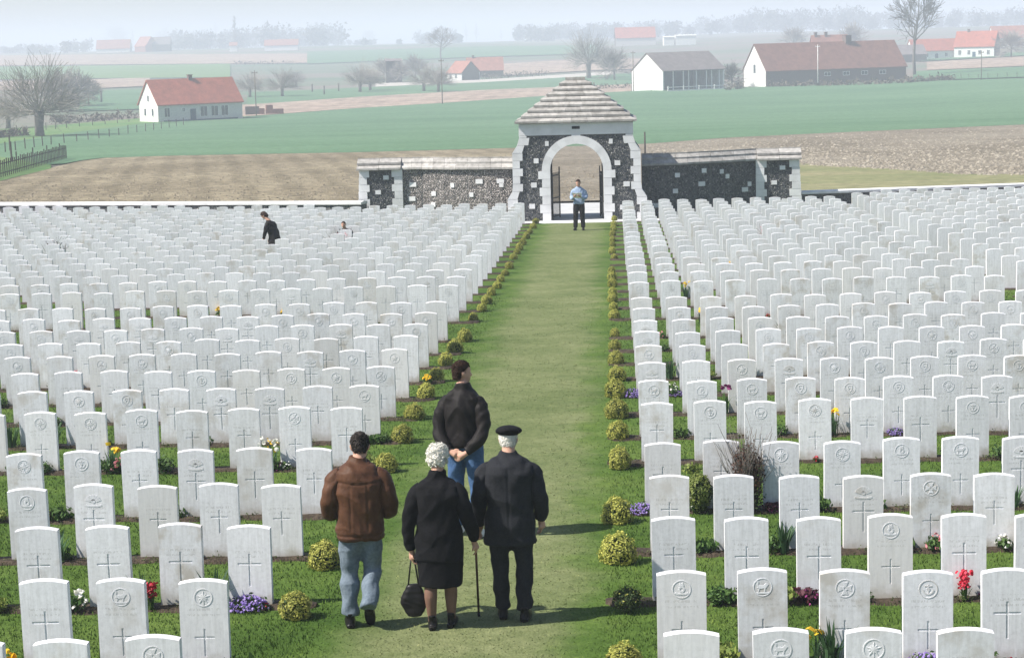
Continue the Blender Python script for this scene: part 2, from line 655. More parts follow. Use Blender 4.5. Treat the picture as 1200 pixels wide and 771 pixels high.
def lawn_mat(name, blade):
    m, nt, b = new_mat(name)
    pos = geo_pos(nt)
    c = lawn_colour(nt, pos)
    if blade:
        g = nt.nodes.new('ShaderNodeNewGeometry')
        rr = ramp(nt, [(0.0, (0.72, 0.76, 0.68)), (0.5, (1, 1, 1)), (0.9, (1.3, 1.26, 1.18)), (1.0, (1.8, 1.55, 1.45))])
        nt.links.new(g.outputs['Random Per Island'], rr.inputs[0])
        c = mix(nt, c, rr.outputs[0], 1.0, 'MULTIPLY')
    else:
        f2 = noise(nt, geo_pos(nt, (1, 0.6, 1)), 60, 4, 0.7)
        rr = ramp(nt, [(0.3, (0.55, 0.58, 0.5)), (0.7, (1.25, 1.22, 1.2))])
        nt.links.new(f2, rr.inputs[0])
        c = mix(nt, c, rr.outputs[0], 0.8, 'MULTIPLY')
        bump(nt, b, f2, 0.6, 0.02)
    nt.links.new(c, b.inputs['Base Color'])
    b.inputs['Roughness'].default_value = 0.9
    b.inputs['Specular IOR Level'].default_value = 0.1
    return m


m_lawn = lawn_mat('mown_lawn', False)
m_blade = lawn_mat('grass_blades', True)


def make_lawn():
    xs = np.linspace(-42, 42, 85)
    ys = np.linspace(-12, 74.6, 88)
    X, Y = np.meshgrid(xs, ys)
    Z = -SLOPE * Y
    V = np.stack([X.ravel(), Y.ravel(), Z.ravel()], 1)
    n = len(xs)
    i, j = np.meshgrid(np.arange(len(ys) - 1), np.arange(n - 1), indexing='ij')
    a = (i * n + j).ravel()
    F = np.stack([a, a + 1, a + n + 1, a + n], 1)
    o = link_mesh('lawn', np_mesh('lawn', V, F, m_lawn, True))
    tag(o, 'mown cemetery lawn with a paler worn path down the middle', kind='structure')
    # blades of grass, thinning out with the distance
    n = 330000
    y = 11.5 + 34 * RNG.random(n) ** 2.1
    u = RNG.random(n)
    x = -0.05 * y + (u - 0.5) * (0.53 * y + 1.0)
    keep = ~((x > PATH_L + .15) & (x < PATH_R - .1)) | (RNG.random(n) < 0.45)
    x, y = x[keep], y[keep]
    n = len(x)
    h = (0.016 + 0.022 * RNG.random(n)) * np.where((x > PATH_L) & (x < PATH_R), 0.42, 1.0)
    wd = 0.0022 + 0.0022 * RNG.random(n) + 0.00012 * y
    an = RNG.random(n) * PI
    lean = (RNG.random((n, 2)) - 0.5) * 0.04
    base = np.stack([x, y, -SLOPE * y], 1)
    off = np.stack([np.cos(an) * wd, np.sin(an) * wd, np.zeros(n)], 1)
    tip = base + np.stack([lean[:, 0], lean[:, 1], h], 1)
    V = np.stack([base - off, base + off, tip], 1).reshape(-1, 3)
    F = np.arange(3 * n).reshape(-1, 3)
    o = link_mesh('grass_blades', np_mesh('grass_blades', V, F, m_blade))
    tag(o, 'short green blades of grass on the cemetery lawn', 'grass', kind='stuff')


make_lawn()

# ================================================================== headstones
ROWS = [13.85, 15.62, 17.68, 19.62, 21.62, 24.5, 26.35, 28.25, 30.08, 31.83, 33.58, 35.35, 37.25, 40.35, 42.45, 44.3]
while ROWS[-1] < 80:
    ROWS.append(ROWS[-1] + 1.78)
ROWS2 = [45.0 + 1.75 * (k - 14) for k in range(36)]
PITCH_X = 0.632
L0, R0 = -3.31, 0.475
SW, SH, ST = 0.385, 0.765, 0.078


def stone_mat(name, local, foot=True):
    m, nt, b = new_mat(name)
    g = nt.nodes.new('ShaderNodeNewGeometry')
    oi = nt.nodes.new('ShaderNodeObjectInfo')
    rnd = oi.outputs['Random'] if local else g.outputs['Random Per Island']
    obj = coords(nt, 'Object')
    # each stone samples its own patch of noise
    cmb = nd(nt, 'ShaderNodeCombineXYZ')
    for k in range(3):
        nt.links.new(mth(nt, 'MULTIPLY', rnd, 37.0 + 11 * k), cmb.inputs[k])
    add = nd(nt, 'ShaderNodeVectorMath', operation='ADD')
    nt.links.new(obj, add.inputs[0])
    nt.links.new(cmb.outputs[0], add.inputs[1])
    vec = add.outputs[0]
    f = noise(nt, vec, 26, 6, 0.7)
    r = ramp(nt, [(0.3, (0.69, 0.685, 0.71)), (0.52, (0.785, 0.78, 0.81)), (0.75, (0.835, 0.83, 0.86))])
    nt.links.new(f, r.inputs[0])
    col = r.outputs[0]
    # pale and grey rain streaks
    mps = nd(nt, 'ShaderNodeMapping')
    mps.inputs['Scale'].default_value = (34, 34, 3.0)
    nt.links.new(vec, mps.inputs[0])
    sr = ramp(nt, [(0.32, (0.84, 0.84, 0.83)), (0.62, (1.03, 1.03, 1.03))])
    nt.links.new(noise(nt, mps.outputs[0], 1.0, 4, 0.6), sr.inputs[0])
    col = mix(nt, col, sr.outputs[0], 0.8, 'MULTIPLY')
    # grey, brown and green weather stains with shapes of their own
    r2 = mth(nt, 'FRACT', mth(nt, 'MULTIPLY', rnd, 7.31))
    f2 = noise(nt, vec, 4.5, 5, 0.6)
    st = nd(nt, 'ShaderNodeMapRange')
    nt.links.new(f2, st.inputs[0])
    st.inputs['From Min'].default_value = 0.47
    st.inputs['From Max'].default_value = 0.66
    amt = nd(nt, 'ShaderNodeMapRange')
    nt.links.new(r2, amt.inputs[0])
    amt.inputs['From Min'].default_value = 0.45
    amt.inputs['To Max'].default_value = 0.75
    col = mix(nt, col, (0.47, 0.42, 0.36), mth(nt, 'MULTIPLY', st.outputs[0], amt.outputs[0]))
    if local and foot:
        sx = nd(nt, 'ShaderNodeSeparateXYZ')
        nt.links.new(obj, sx.inputs[0])
        zn = mth(nt, 'ADD', sx.outputs[2], mth(nt, 'MULTIPLY', mth(nt, 'SUBTRACT', noise(nt, vec, 9, 5), 0.5), 0.25))
        ft = nd(nt, 'ShaderNodeMapRange')
        nt.links.new(zn, ft.inputs[0])
        ft.inputs['From Min'].default_value = 0.16
        ft.inputs['From Max'].default_value = 0.0
        col = mix(nt, col, (0.33, 0.30, 0.21), mth(nt, 'MULTIPLY', ft.outputs[0], 0.75))
        # faint rows of worn lettering
        band = mth(nt, 'SINE', mth(nt, 'MULTIPLY', sx.outputs[2], 2 * PI / 0.047))
        band = mth(nt, 'GREATER_THAN', band, 0.15)
        inz = mth(nt, 'MULTIPLY', mth(nt, 'GREATER_THAN', sx.outputs[2], 0.475), mth(nt, 'LESS_THAN', sx.outputs[2], 0.57))
        inx = mth(nt, 'LESS_THAN', mth(nt, 'ABSOLUTE', sx.outputs[0]), 0.13)
        n2 = nd(nt, 'ShaderNodeTexNoise')
        n2.inputs['Scale'].default_value = 1
        n2.inputs['Detail'].default_value = 1
        mp = nd(nt, 'ShaderNodeMapping')
        mp.inputs['Scale'].default_value = (95, 1, 40)
        nt.links.new(vec, mp.inputs[0])
        nt.links.new(mp.outputs[0], n2.inputs[0])
        let = mth(nt, 'GREATER_THAN', n2.outputs['Fac'], 0.52)
        t = mth(nt, 'MULTIPLY', mth(nt, 'MULTIPLY', band, inz), mth(nt, 'MULTIPLY', inx, let))
        col = mix(nt, col, (0.40, 0.39, 0.38), mth(nt, 'MULTIPLY', t, 0.42))
    r3 = mth(nt, 'FRACT', mth(nt, 'MULTIPLY', rnd, 13.7))
    tint = nd(nt, 'ShaderNodeMapRange')
    nt.links.new(r3, tint.inputs[0])
    tint.inputs['From Min'].default_value = 0.72
    tint.inputs['To Max'].default_value = 0.6 if local else 0.4
    col = mix(nt, col, (0.60, 0.55, 0.48), mth(nt, 'MULTIPLY', tint.outputs[0], f))
    vr = nd(nt, 'ShaderNodeMapRange')
    nt.links.new(mth(nt, 'FRACT', mth(nt, 'MULTIPLY', rnd, 3.17)), vr.inputs[0])
    vr.inputs['To Min'].default_value = 0.90
    vr.inputs['To Max'].default_value = 1.05
    hs = nd(nt, 'ShaderNodeHueSaturation')
    nt.links.new(col, hs.inputs['Color'])
    nt.links.new(vr.outputs[0], hs.inputs['Value'])
    nt.links.new(hs.outputs[0], b.inputs['Base Color'])
    b.inputs['Roughness'].default_value = 0.8
    b.inputs['Specular IOR Level'].default_value = 0.2
    if local:
        bump(nt, b, f, 0.25, 0.004)
    return m


m_stone = stone_mat('white_limestone', True)
m_badge = stone_mat('carved_limestone', True, False)
m_stone_far = stone_mat('white_limestone_distant', False)


def arc_top(x):
    return SH - 0.026 * (x / (SW / 2)) ** 2


def stone_mesh(name, cross_z, cross_s=1.0):
    """slab with a curved top and a cross cut into its front"""
    g, dep = 0.0085 * cross_s ** 0.5, 0.0042
    aw, up, dn = 0.085 * cross_s, 0.075 * cross_s, 0.165 * cross_s
    xs = sorted({-SW / 2, -SW * 0.36, -aw, -g, g, aw, SW * 0.36, SW / 2})
    zs = sorted({-0.12, 0.0, cross_z - dn, cross_z - g, cross_z + g, cross_z + up, 0.70})
    mb = MB()
    yf, yb = -ST / 2, ST / 2

    def cut(i, j):
        if i < 0 or j < 0 or i >= len(xs) - 1 or j >= len(zs) - 1:
            return False
        cx, cz = (xs[i] + xs[i + 1]) / 2, (zs[j] + zs[j + 1]) / 2
        return (abs(cx) < g and cross_z - dn < cz < cross_z + up) or (abs(cx) < aw and abs(cz - cross_z) < g)
    for i in range(len(xs) - 1):
        for j in range(len(zs) - 1):
            y = yf + (dep if cut(i, j) else 0)
            a, b, c, d = xs[i], xs[i + 1], zs[j], zs[j + 1]
            mb.add([(a, y, c), (b, y, c), (b, y, d), (a, y, d)], [(0, 1, 2, 3)])
            if cut(i, j):
                for di, dj, e in ((-1, 0, ((a, c), (a, d))), (1, 0, ((b, d), (b, c))), (0, -1, ((b, c), (a, c))), (0, 1, ((a, d), (b, d)))):
                    if not cut(i + di, j + dj):
                        (x0, z0), (x1, z1) = e
                        mb.add([(x0, yf, z0), (x1, yf, z1), (x1, yf + dep, z1), (x0, yf + dep, z0)], [(0, 1, 2, 3)])
    tx = np.linspace(-SW / 2, SW / 2, 11)
    bv = 0.006
    top = [(x, arc_top(x)) for x in tx]
    mid = sorted(set(xs))
    front = [(x, yf, 0.70) for x in mid] + [(x, yf, z - bv) for x, z in reversed(top)]
    mb.add(front, [tuple(range(len(front)))])
    back = [(-SW / 2, yb, -0.12), (SW / 2, yb, -0.12)] + [(x, yb, z - bv) for x, z in reversed(top)]
    mb.add(back, [tuple(reversed(range(len(back))))])
    for s in (-1, 1):
        v = [(s * SW / 2, yf, -0.12), (s * SW / 2, yb, -0.12), (s * SW / 2, yb, arc_top(SW / 2) - bv), (s * SW / 2, yf, arc_top(SW / 2) - bv)]
        mb.add(v, [(0, 1, 2, 3) if s > 0 else (3, 2, 1, 0)])
    prof = [(yf, -bv), (yf + bv, 0), (yb - bv, 0), (yb, -bv)]
    v = [(x, y, z + dz) for x, z in top for y, dz in prof]
    f = []
    for i in range(len(top) - 1):
        for k in range(3):
            f.append((i * 4 + k, (i + 1) * 4 + k, (i + 1) * 4 + k + 1, i * 4 + k + 1))
    mb.add(v, f)
    me = mb.mesh(name, m_stone)
    bm = bmesh.new()
    bm.from_mesh(me)
    bmesh.ops.remove_doubles(bm, verts=bm.verts, dist=1e-5)
    bmesh.ops.recalc_face_normals(bm, faces=bm.faces)
    bm.to_mesh(me)
    bm.free()
    return me


def ring(mb, r0, r1, y0, y1, n=24, a0=0.0, a1=2 * PI):
    full = abs(a1 - a0 - 2 * PI) < 1e-6
    m = n if full else n + 1
    v = []
    for k in range(m):
        a = a0 + (a1 - a0) * k / n
        c, s = math.cos(a), math.sin(a)
        v += [(r0 * c, y0, r0 * s), (r1 * c, y0, r1 * s), (r0 * c, y1, r0 * s), (r1 * c, y1, r1 * s)]
    f = []
    for k in range(n):
        a, b = 4 * k, 4 * ((k + 1) % m)
        f += [(a, a + 1, b + 1, b), (a + 1, a + 3, b + 3, b + 1), (a + 2, a, b, b + 2)]
    mb.add(v, f)


def badge_mesh(kind):
    """carved regimental badge: a ring with a simple relief inside (centre at origin, facing -y)"""
    mb = MB()
    R, y0, y1 = 0.074, -0.0022, 0.002
    if kind != 5:
        ring(mb, R - 0.007, R, y0, y1)

    def P(pts):
        mb.prism(pts, y0, y1)

    def sym(pts):
        P(pts)
        P([(-x, z) for x, z in reversed(pts)])
    if kind == 0:      # cross with splayed arms
        for k in range(4):
            a = k * PI / 2
            c, s = math.cos(a), math.sin(a)
            P([(x * c - z * s, x * s + z * c) for x, z in [(-0.006, 0.008), (0.006, 0.008), (0.026, 0.054), (0, 0.047), (-0.026, 0.054)][::1]])
        ring(mb, 0.012, 0.02, y0, y1, 12)
    elif kind == 1:    # anchor
        P([(-0.005, -0.045), (0.005, -0.045), (0.005, 0.04), (-0.005, 0.04)])
        P([(-0.028, 0.02), (0.028, 0.02), (0.028, 0.029), (-0.028, 0.029)])
        ring(mb, 0.034, 0.046, y0, y1, 12, PI * 1.05, PI * 1.95)
        ring(mb, 0.008, 0.014, y0, y1, 10)
    elif kind == 2:    # running beast over a scroll
        P([(-0.045, -0.005), (-0.02, -0.012), (0.025, -0.008), (0.045, 0.02), (0.03, 0.034), (0.012, 0.016), (-0.03, 0.018)])
        P([(-0.035, -0.035), (-0.028, -0.035), (-0.022, -0.008), (-0.032, -0.005)])
        P([(0.012, -0.035), (0.02, -0.035), (0.024, -0.005), (0.014, -0.005)])
        P([(-0.05, -0.052), (0.05, -0.052), (0.056, -0.04), (-0.056, -0.04)])
        P([(-0.04, 0.012), (-0.034, 0.012), (-0.03, 0.045), (-0.046, 0.05)])
    elif kind == 3:    # leaf
        pts = []
        for k in range(20):
            a = PI / 2 + k * PI / 10
            r = (0.054 if k % 4 == 0 else 0.038 if k % 2 == 0 else 0.024)
            pts.append((r * math.cos(a), r * math.sin(a)))
        c = [(0, 0)]
        v = [(x, y0, z) for x, z in pts] + [(x, y1, z) for x, z in pts] + [(0, y0 - 0.002, 0)]
        mb.add(v, [(20 * 2, k, (k + 1) % 20) for k in range(20)] + [(k, 20 + k, 20 + (k + 1) % 20, (k + 1) % 20) for k in range(20)])
        P([(-0.004, -0.06), (0.004, -0.06), (0.004, -0.02), (-0.004, -0.02)])
    elif kind == 4:    # banner over a flaming ball
        ring(mb, 0.012, 0.026, y0, y1, 14)
        sym([(0.0, 0.02), (0.02, 0.026), (0.012, 0.055), (0.0, 0.046)])
        P([(-0.056, -0.036), (-0.03, -0.044), (0.03, -0.044), (0.056, -0.036), (0.05, -0.022), (0.028, -0.03), (-0.028, -0.03), (-0.05, -0.022)])
    elif kind == 6:    # shield with a chevron
        P([(-0.03, 0.04), (-0.03, 0.0), (-0.024, -0.022), (0.0, -0.046), (0.0, -0.036), (-0.017, -0.018), (-0.021, 0.0), (-0.021, 0.031), (0.0, 0.031), (0.0, 0.04)])
        P([(0.03, 0.04), (0.0, 0.04), (0.0, 0.031), (0.021, 0.031), (0.021, 0.0), (0.017, -0.018), (0.0, -0.036), (0.0, -0.046), (0.024, -0.022), (0.03, 0.0)])
        sym([(0.0, 0.012), (0.0, 0.002), (0.018, -0.012), (0.018, -0.002)])
        for k in range(9):
            a = -PI / 2 + (k - 4) * 0.34
            P([(0.05 * math.cos(a) - .004, 0.05 * math.sin(a)), (0.056 * math.cos(a), 0.056 * math.sin(a) - .004), (0.05 * math.cos(a) + .004, 0.05 * math.sin(a)), (0.05 * math.cos(a), 0.05 * math.sin(a) + .005)])
    elif kind == 7:    # star in a wreath
        for k in range(8):
            a = k * PI / 4
            c, s = math.cos(a), math.sin(a)
            P([(x * c - z * s, x * s + z * c) for x, z in [(-0.007, 0.012), (0.007, 0.012), (0.0, 0.036 if k % 2 else 0.046)]])
        ring(mb, 0.004, 0.012, y0, y1, 10)
        for k in range(14):
            a = -PI / 2 + (k - 6.5) * 0.40
            c, s = 0.055 * math.cos(a), 0.055 * math.sin(a)
            P([(c - .005, s - .004), (c + .006, s - .001), (c + .002, s + .007)])
    else:              # wide spread rays on a scroll
        for k in range(7):
            a = PI / 2 + (k - 3) * 0.36
            c, s = math.cos(a), math.sin(a)
            P([(0.03 * c - 0.006 * s, 0.03 * s + 0.006 * c - 0.02), (0.03 * c + 0.006 * s, 0.03 * s - 0.006 * c - 0.02),
               (0.085 * c + 0.013 * s, 0.085 * s - 0.013 * c - 0.02), (0.085 * c - 0.013 * s, 0.085 * s + 0.013 * c - 0.02)][::-1])
        ring(mb, 0.008, 0.022, y0, y1, 12)
        P([(-0.085, -0.05), (-0.04, -0.06), (0.04, -0.06), (0.085, -0.05), (0.08, -0.034), (0.04, -0.042), (-0.04, -0.042), (-0.08, -0.034)])
    me = mb.mesh('badge', m_badge)
    bm = bmesh.new()
    bm.from_mesh(me)
    bmesh.ops.recalc_face_normals(bm, faces=bm.faces)
    bm.to_mesh(me)
    bm.free()
    return me


ST_CROSS = stone_mesh('headstone_plain_cross', 0.43, 1.0)
ST_CROSS_LOW = stone_mesh('headstone_low_cross', 0.30, 0.95)
ST_BIG = stone_mesh('headstone_tall_cross', 0.42, 1.25)
BADGES = [badge_mesh(k) for k in range(8)]
BADGE_WORDS = ['splayed cross badge', 'anchor badge', 'beast badge', 'leaf badge', 'banner badge', 'rayed badge', 'shield badge', 'wreathed star badge']

# plots: list of (side word, row index, order from the path, x, y)
PLOTS = []
for r, y in enumerate(ROWS):
    nl = int((0.46 * y + 3.0) / PITCH_X)
    for k in range(nl):
        xx = L0 - PITCH_X * k
        if y > 71.3 + (0 if xx > -9.5 else 1.0 - 0.343 * (xx + 9.1)):
            continue
        PLOTS.append(('left', r, k, L0 - PITCH_X * k, y))
    for k in range(12):
        if y > 71.3:
            break
        PLOTS.append(('right', r, k, R0 + PITCH_X * k, y))
for r, y in enumerate(ROWS2):
    if y < 24:
        continue
    for k in range(40):
        x = 8.62 + PITCH_X * k
        if y > 74.0 + 0.25 * (x - 6.85):
            continue
        PLOTS.append(('far', r, k, x, y))
IN = []
for p in PLOTS:
    u, v, z = to_px((p[3], p[4], -SLOPE * p[4] + 0.5))
    if -60 < u < 1260 and v < 840:
        IN.append(p)
# gaps that the photograph shows, and a few chance ones far off
GAPS = {('left', 11, 14), ('left', 12, 18), ('left', 18, 9)}
IN = [p for p in IN if p[:3] not in GAPS and not (p[4] > 38 and random.random() < 0.015)]
OUT = [p for p in PLOTS if p not in set(IN) and -420 < to_px((p[3], p[4], -SLOPE * p[4] + 0.5))[0] < 1600 and p[4] > 14]
IN.sort(key=lambda p: (p[4] + (0 if p[0] != 'far' else 6), abs(p[3])))
NEAR, FARS = IN[:300], IN[300:] + OUT
DARK = {}   # filled with stained stones

# stone style forced where the photograph shows it: (side,row,k) -> badge index (None plain cross)
STYLE = {('right', 1, 0): 4, ('right', 1, 1): 2, ('right', 1, 2): 0, ('right', 1, 3): 1, ('right', 1, 4): None, ('right', 0, 0): None,
         ('right', 0, 1): 2, ('right', 0, 2): 3, ('right', 0, 3): None, ('right', 2, 3): 4, ('right', 2, 0): None, ('right', 2, 1): None, ('right', 2, 2): None,
         ('right', 2, 4): None, ('left', 1, 0): 3, ('left', 1, 1): 2, ('left', 1, 2): None, ('left', 0, 0): 0, ('left', 0, 1): None,
         ('left', 2, 0): None, ('left', 2, 1): None, ('left', 2, 2): None, ('left', 2, 3): None, ('left', 3, 0): None, ('left', 3, 1): None, ('left', 3, 2): None,
         ('left', 4, 2): 5, ('left', 4, 0): None, ('left', 4, 1): None, ('left', 5, 0): None, ('left', 5, 1): 0, ('left', 5, 2): None, ('left', 5, 3): None,
         ('left', 5, 4): 2, ('left', 6, 3): 5, ('left', 6, 2): 5, ('right', 3, 0): None, ('right', 3, 1): None, ('right', 3, 2): None, ('right', 4, 2): 3,
         ('right', 4, 0): None, ('right', 4, 1): None, ('right', 5, 0): None, ('right', 6, 1): 4}
stone_objs = {}
for side, r, k, x, y in NEAR:
    key = (side, r, k)
    if key in STYLE:
        b = STYLE[key]
    else:
        b = random.choice([None, None, None, None, 0, 1, 2, 3, 4, 5, 6, 7])
    if b is None:
        me = ST_CROSS if random.random() < 0.75 else ST_BIG
    else:
        me = ST_CROSS_LOW if b != 5 else ST_BIG
    o = link_mesh('headstone', me)
    o.location = (x + random.uniform(-0.012, 0.012), y + random.uniform(-0.03, 0.03), -SLOPE * y + random.uniform(-0.022, 0.012))
    o.rotation_euler = (random.uniform(-0.012, 0.014), random.uniform(-0.009, 0.009), random.uniform(-0.02, 0.02))
    look = 'plain engraved cross' if b is None else BADGE_WORDS[b]
    if side == 'far':
        label = f'white headstone, {ORD[k]} from the left in row {ORD[r]} of far right plot'
    else:
        label = f'white headstone with {look}, {ORD[k]} {side} of the path, {ORD[r]} row from front'
    tag(o, label, 'headstone', 'white headstones in rows')
    if b is not None:
        c = link_mesh('badge', BADGES[b], o)
        c.location = (0, -ST / 2, 0.625 if b != 5 else 0.60)
    stone_objs[key] = o


def far_stones():
    tx = np.linspace(-SW / 2, SW / 2, 7)
    pr = [(-SW / 2, -0.1)] + [(SW / 2, -0.1)] + [(x, arc_top(x)) for x in tx[::-1]]
    n = len(pr)
    v = [(x, -ST / 2, z) for x, z in pr] + [(x, ST / 2, z) for x, z in pr]
    F = [tuple(range(n)), tuple(range(2 * n - 1, n - 1, -1))] + [(i, n + i, n + (i + 1) % n, (i + 1) % n) for i in range(n)]
    tri = []
    for f in F:
        for q in range(1, len(f) - 1):
            tri.append((f[0], f[q], f[q + 1]))
    v = np.array(v)
    tri = np.array(tri)
    VV, FF = [], []
    for i, p in enumerate(FARS):
        a = random.uniform(-0.025, 0.025)
        q = v.copy()
        q[:, 0], q[:, 1] = v[:, 0] * math.cos(a) - v[:, 1] * math.sin(a), v[:, 0] * math.sin(a) + v[:, 1] * math.cos(a)
        q[:, 1] += q[:, 2] * random.uniform(-0.014, 0.014)
        q[:, 0] += q[:, 2] * random.uniform(-0.012, 0.012)
        q += np.array([p[3] + random.uniform(-0.015, 0.015), p[4] + random.uniform(-0.04, 0.04), -SLOPE * p[4] + random.uniform(-0.03, 0.012)])
        VV.append(q)
        FF.append(tri + i * len(v))
    o = link_mesh('distant_headstones', np_mesh('distant_headstones', np.concatenate(VV), np.concatenate(FF), m_stone_far))
    tag(o, 'dense distant rows of white headstones reaching to the wall', 'headstones', kind='stuff')


far_stones()

# soil beds along the rows
m_soil = M('bed_soil', [(0.3, (0.030, 0.021, 0.014)), (0.55, (0.055, 0.04, 0.027)), (0.75, (0.10, 0.075, 0.052))], scale=9, world=True, bmp=1.0, bscale=30, bdist=0.03)


def soil_bed(x0, x1, y, label):
    n = max(8, int(abs(x1 - x0) / 0.09))
    n = min(n, 160)
    xs = np.linspace(x0, x1, n)
    ph = random.uniform(0, 9)
    taper = np.minimum(1, np.minimum(xs - min(x0, x1), max(x0, x1) - xs) / 0.15 + 0.25)
    a = (0.20 + 0.05 * np.sin(xs * 5 + ph) + 0.035 * RNG.random(n)) * taper
    b = (0.15 + 0.04 * np.sin(xs * 4 + ph * 2) + 0.03 * RNG.random(n)) * taper
    V, F = [], []
    for i, x in enumerate(xs):
        hh = 0.024 + 0.012 * random.random()
        for yy, h in ((y - a[i], -0.012), (y - a[i] * 0.7, hh), (y + b[i] * 0.6, hh), (y + b[i], -0.012)):
            V.append((x, yy, -SLOPE * yy + h))
    for i in range(n - 1):
        for k in range(3):
            F.append((i * 4 + k, (i + 1) * 4 + k, (i + 1) * 4 + k + 1, i * 4 + k + 1))
    o = link_mesh('soil_bed', np_mesh('soil_bed', V, F, m_soil, True))
    tag(o, label, kind='structure')


for r, y in enumerate(ROWS):
    if y > 71.3:
        continue
    xl = max(-0.46 * y - 3, -36)
    soil_bed(xl, -2.72, y, f'dark soil bed under the {ORD[r]} row of headstones left of path')
    soil_bed(-0.14, R0 + PITCH_X * 11.5, y, f'dark soil bed under the {ORD[r]} row of headstones right of path')
for r, y in enumerate(ROWS2):
    if 24 < y < 73:
        soil_bed(8.35, min(8.5 + 26, 0.25 * y + 6), y, f'dark soil bed under row {ORD[r]} of the far right plot')
# ================================================================== gatehouse
m_white = M('dressed_limestone', [(0.3, (0.63, 0.625, 0.63)), (0.55, (0.72, 0.715, 0.725)), (0.75, (0.77, 0.765, 0.77))], scale=3, world=True, bmp=0.2, bscale=25, bdist=0.01, vary=0.06)
m_mortar = M('dark_mortar', [(0.3, (0.09, 0.09, 0.092)), (0.7, (0.16, 0.155, 0.15))], scale=8, world=True)
m_roof_stone = M('roof_stone', [(0.3, (0.24, 0.228, 0.212)), (0.5, (0.34, 0.325, 0.305)), (0.72, (0.43, 0.41, 0.388))], scale=6, world=True, bmp=0.4, bscale=20, bdist=0.01, vary=0.16)
m_iron = M('black_iron', [(0.3, (0.012, 0.013, 0.015)), (0.7, (0.03, 0.03, 0.032))], scale=10, rough=0.5)
m_paving = M('pale_paving', [(0.3, (0.40, 0.40, 0.40)), (0.7, (0.52, 0.52, 0.51))], scale=1.2, world=True, bmp=0.2, bdist=0.01)


def flint_material():
    m, nt, b = new_mat('knapped_flint')
    g = nt.nodes.new('ShaderNodeNewGeometry')
    r = ramp(nt, [(0.0, (0.022, 0.028, 0.036)), (0.35, (0.06, 0.068, 0.08)), (0.7, (0.12, 0.125, 0.132)), (0.92, (0.21, 0.207, 0.205)), (1.0, (0.34, 0.33, 0.32))])
    nt.links.new(g.outputs['Random Per Island'], r.inputs[0])
    f = noise(nt, geo_pos(nt), 30, 3)
    rr = ramp(nt, [(0.35, (0.7, 0.7, 0.7)), (0.7, (1.5, 1.45, 1.4))])
    nt.links.new(f, rr.inputs[0])
    nt.links.new(mix(nt, r.outputs[0], rr.outputs[0], 1.0, 'MULTIPLY'), b.inputs['Base Color'])
    b.inputs['Roughness'].default_value = 0.45
    return m


def flint_sunlit_material():
    m, nt, b = new_mat('sunlit_flint')  # lit copy of the flint: sunlight put into a lighter, warmer colour
    g = nt.nodes.new('ShaderNodeNewGeometry')
    r = ramp(nt, [(0.0, (0.13, 0.115, 0.112)), (0.35, (0.27, 0.238, 0.225)), (0.65, (0.40, 0.36, 0.34)), (1.0, (0.56, 0.51, 0.49))])
    nt.links.new(g.outputs['Random Per Island'], r.inputs[0])
    nt.links.new(r.outputs[0], b.inputs['Base Color'])
    b.inputs['Roughness'].default_value = 0.55
    return m


m_flint = flint_material()
m_flint_sunlit = flint_sunlit_material()
OCT = np.array([(1, 0, 0), (0, 0, 1), (-1, 0, 0), (0, 0, -1), (0, -1, 0)], float)
OCTF = np.array([(0, 1, 4), (1, 2, 4), (2, 3, 4), (3, 0, 4)])


def flints(name, origin, ux, un, length, height, ok, mat, parent, size=0.062, label=None):
    """knapped flint nodules bedded in a wall face: ux along the wall, un out of the wall"""
    ux, un = np.asarray(ux, float), np.asarray(un, float)
    V, F = [], []
    nx, nz = int(length / size), int(height / (size * 0.82))
    c = 0
    for j in range(nz):
        for i in range(nx):
            a = (i + 0.5 + (j % 2) * 0.5 + random.uniform(-0.2, 0.2)) * size
            h = (j + 0.5 + random.uniform(-0.2, 0.2)) * size * 0.82
            if a > length or not ok(a, h):
                continue
            s = size * random.uniform(0.42, 0.68)
            q = OCT * (np.array([s * random.uniform(0.8, 1.15), random.uniform(0.012, 0.034), s * random.uniform(0.65, 0.9)]))
            th = random.uniform(0, PI)
            x = q[:, 0] * math.cos(th) - q[:, 2] * math.sin(th) + np.r_[np.zeros(4), random.uniform(-.3, .3) * s]
            z = q[:, 0] * math.sin(th) + q[:, 2] * math.cos(th) + np.r_[np.zeros(4), random.uniform(-.3, .3) * s]
            P = np.asarray(origin)[None, :] + (a + x)[:, None] * ux + (-q[:, 1])[:, None] * un + (h + z)[:, None] * np.array([0, 0, 1])
            V.append(P)
            F.append(OCTF + 5 * c)
            c += 1
    o = link_mesh(name, np_mesh(name, np.concatenate(V), np.concatenate(F), mat), parent)
    o['kind'] = 'stuff'
    if label:
        o['label'] = label
    return o


GY = 72.3
GX = -1.29
GZ = -SLOPE * GY
gate = empty('gatehouse', (GX, GY, GZ))
tag(gate, 'stone and flint gatehouse with round arch and stepped pyramid roof', 'gatehouse')
GD = 2.5          # depth of the gatehouse
AR, SP = 0.94, 1.78   # arch radius and springing height
HT, HM, HB = 1.98, 2.24, 2.44


def half_profile(s):
    p = [(s * AR, -0.3), (s * HB, -0.3), (s * HB, 0.85), (s * HM, 1.12), (s * HM, 2.45), (s * HT, 2.82), (s * HT, 3.42), (0.0, 3.42), (0, SP + AR)]
    for k in range(1, 13):
        a = PI / 2 - k * PI / 24
        p.append((s * AR * math.cos(a), SP + AR * math.sin(a)))
    return p if s > 0 else p[::-1]


mb = MB()
for s in (-1, 1):
    mb.prism(half_profile(s), 0, GD)
mb.build('core_wall', m_mortar, gate)


def outer_w(h):
    return float(np.interp(h, [0, 0.85, 1.12, 2.45, 2.82, 3.42], [HB, HB, HM, HM, HT, HT]))


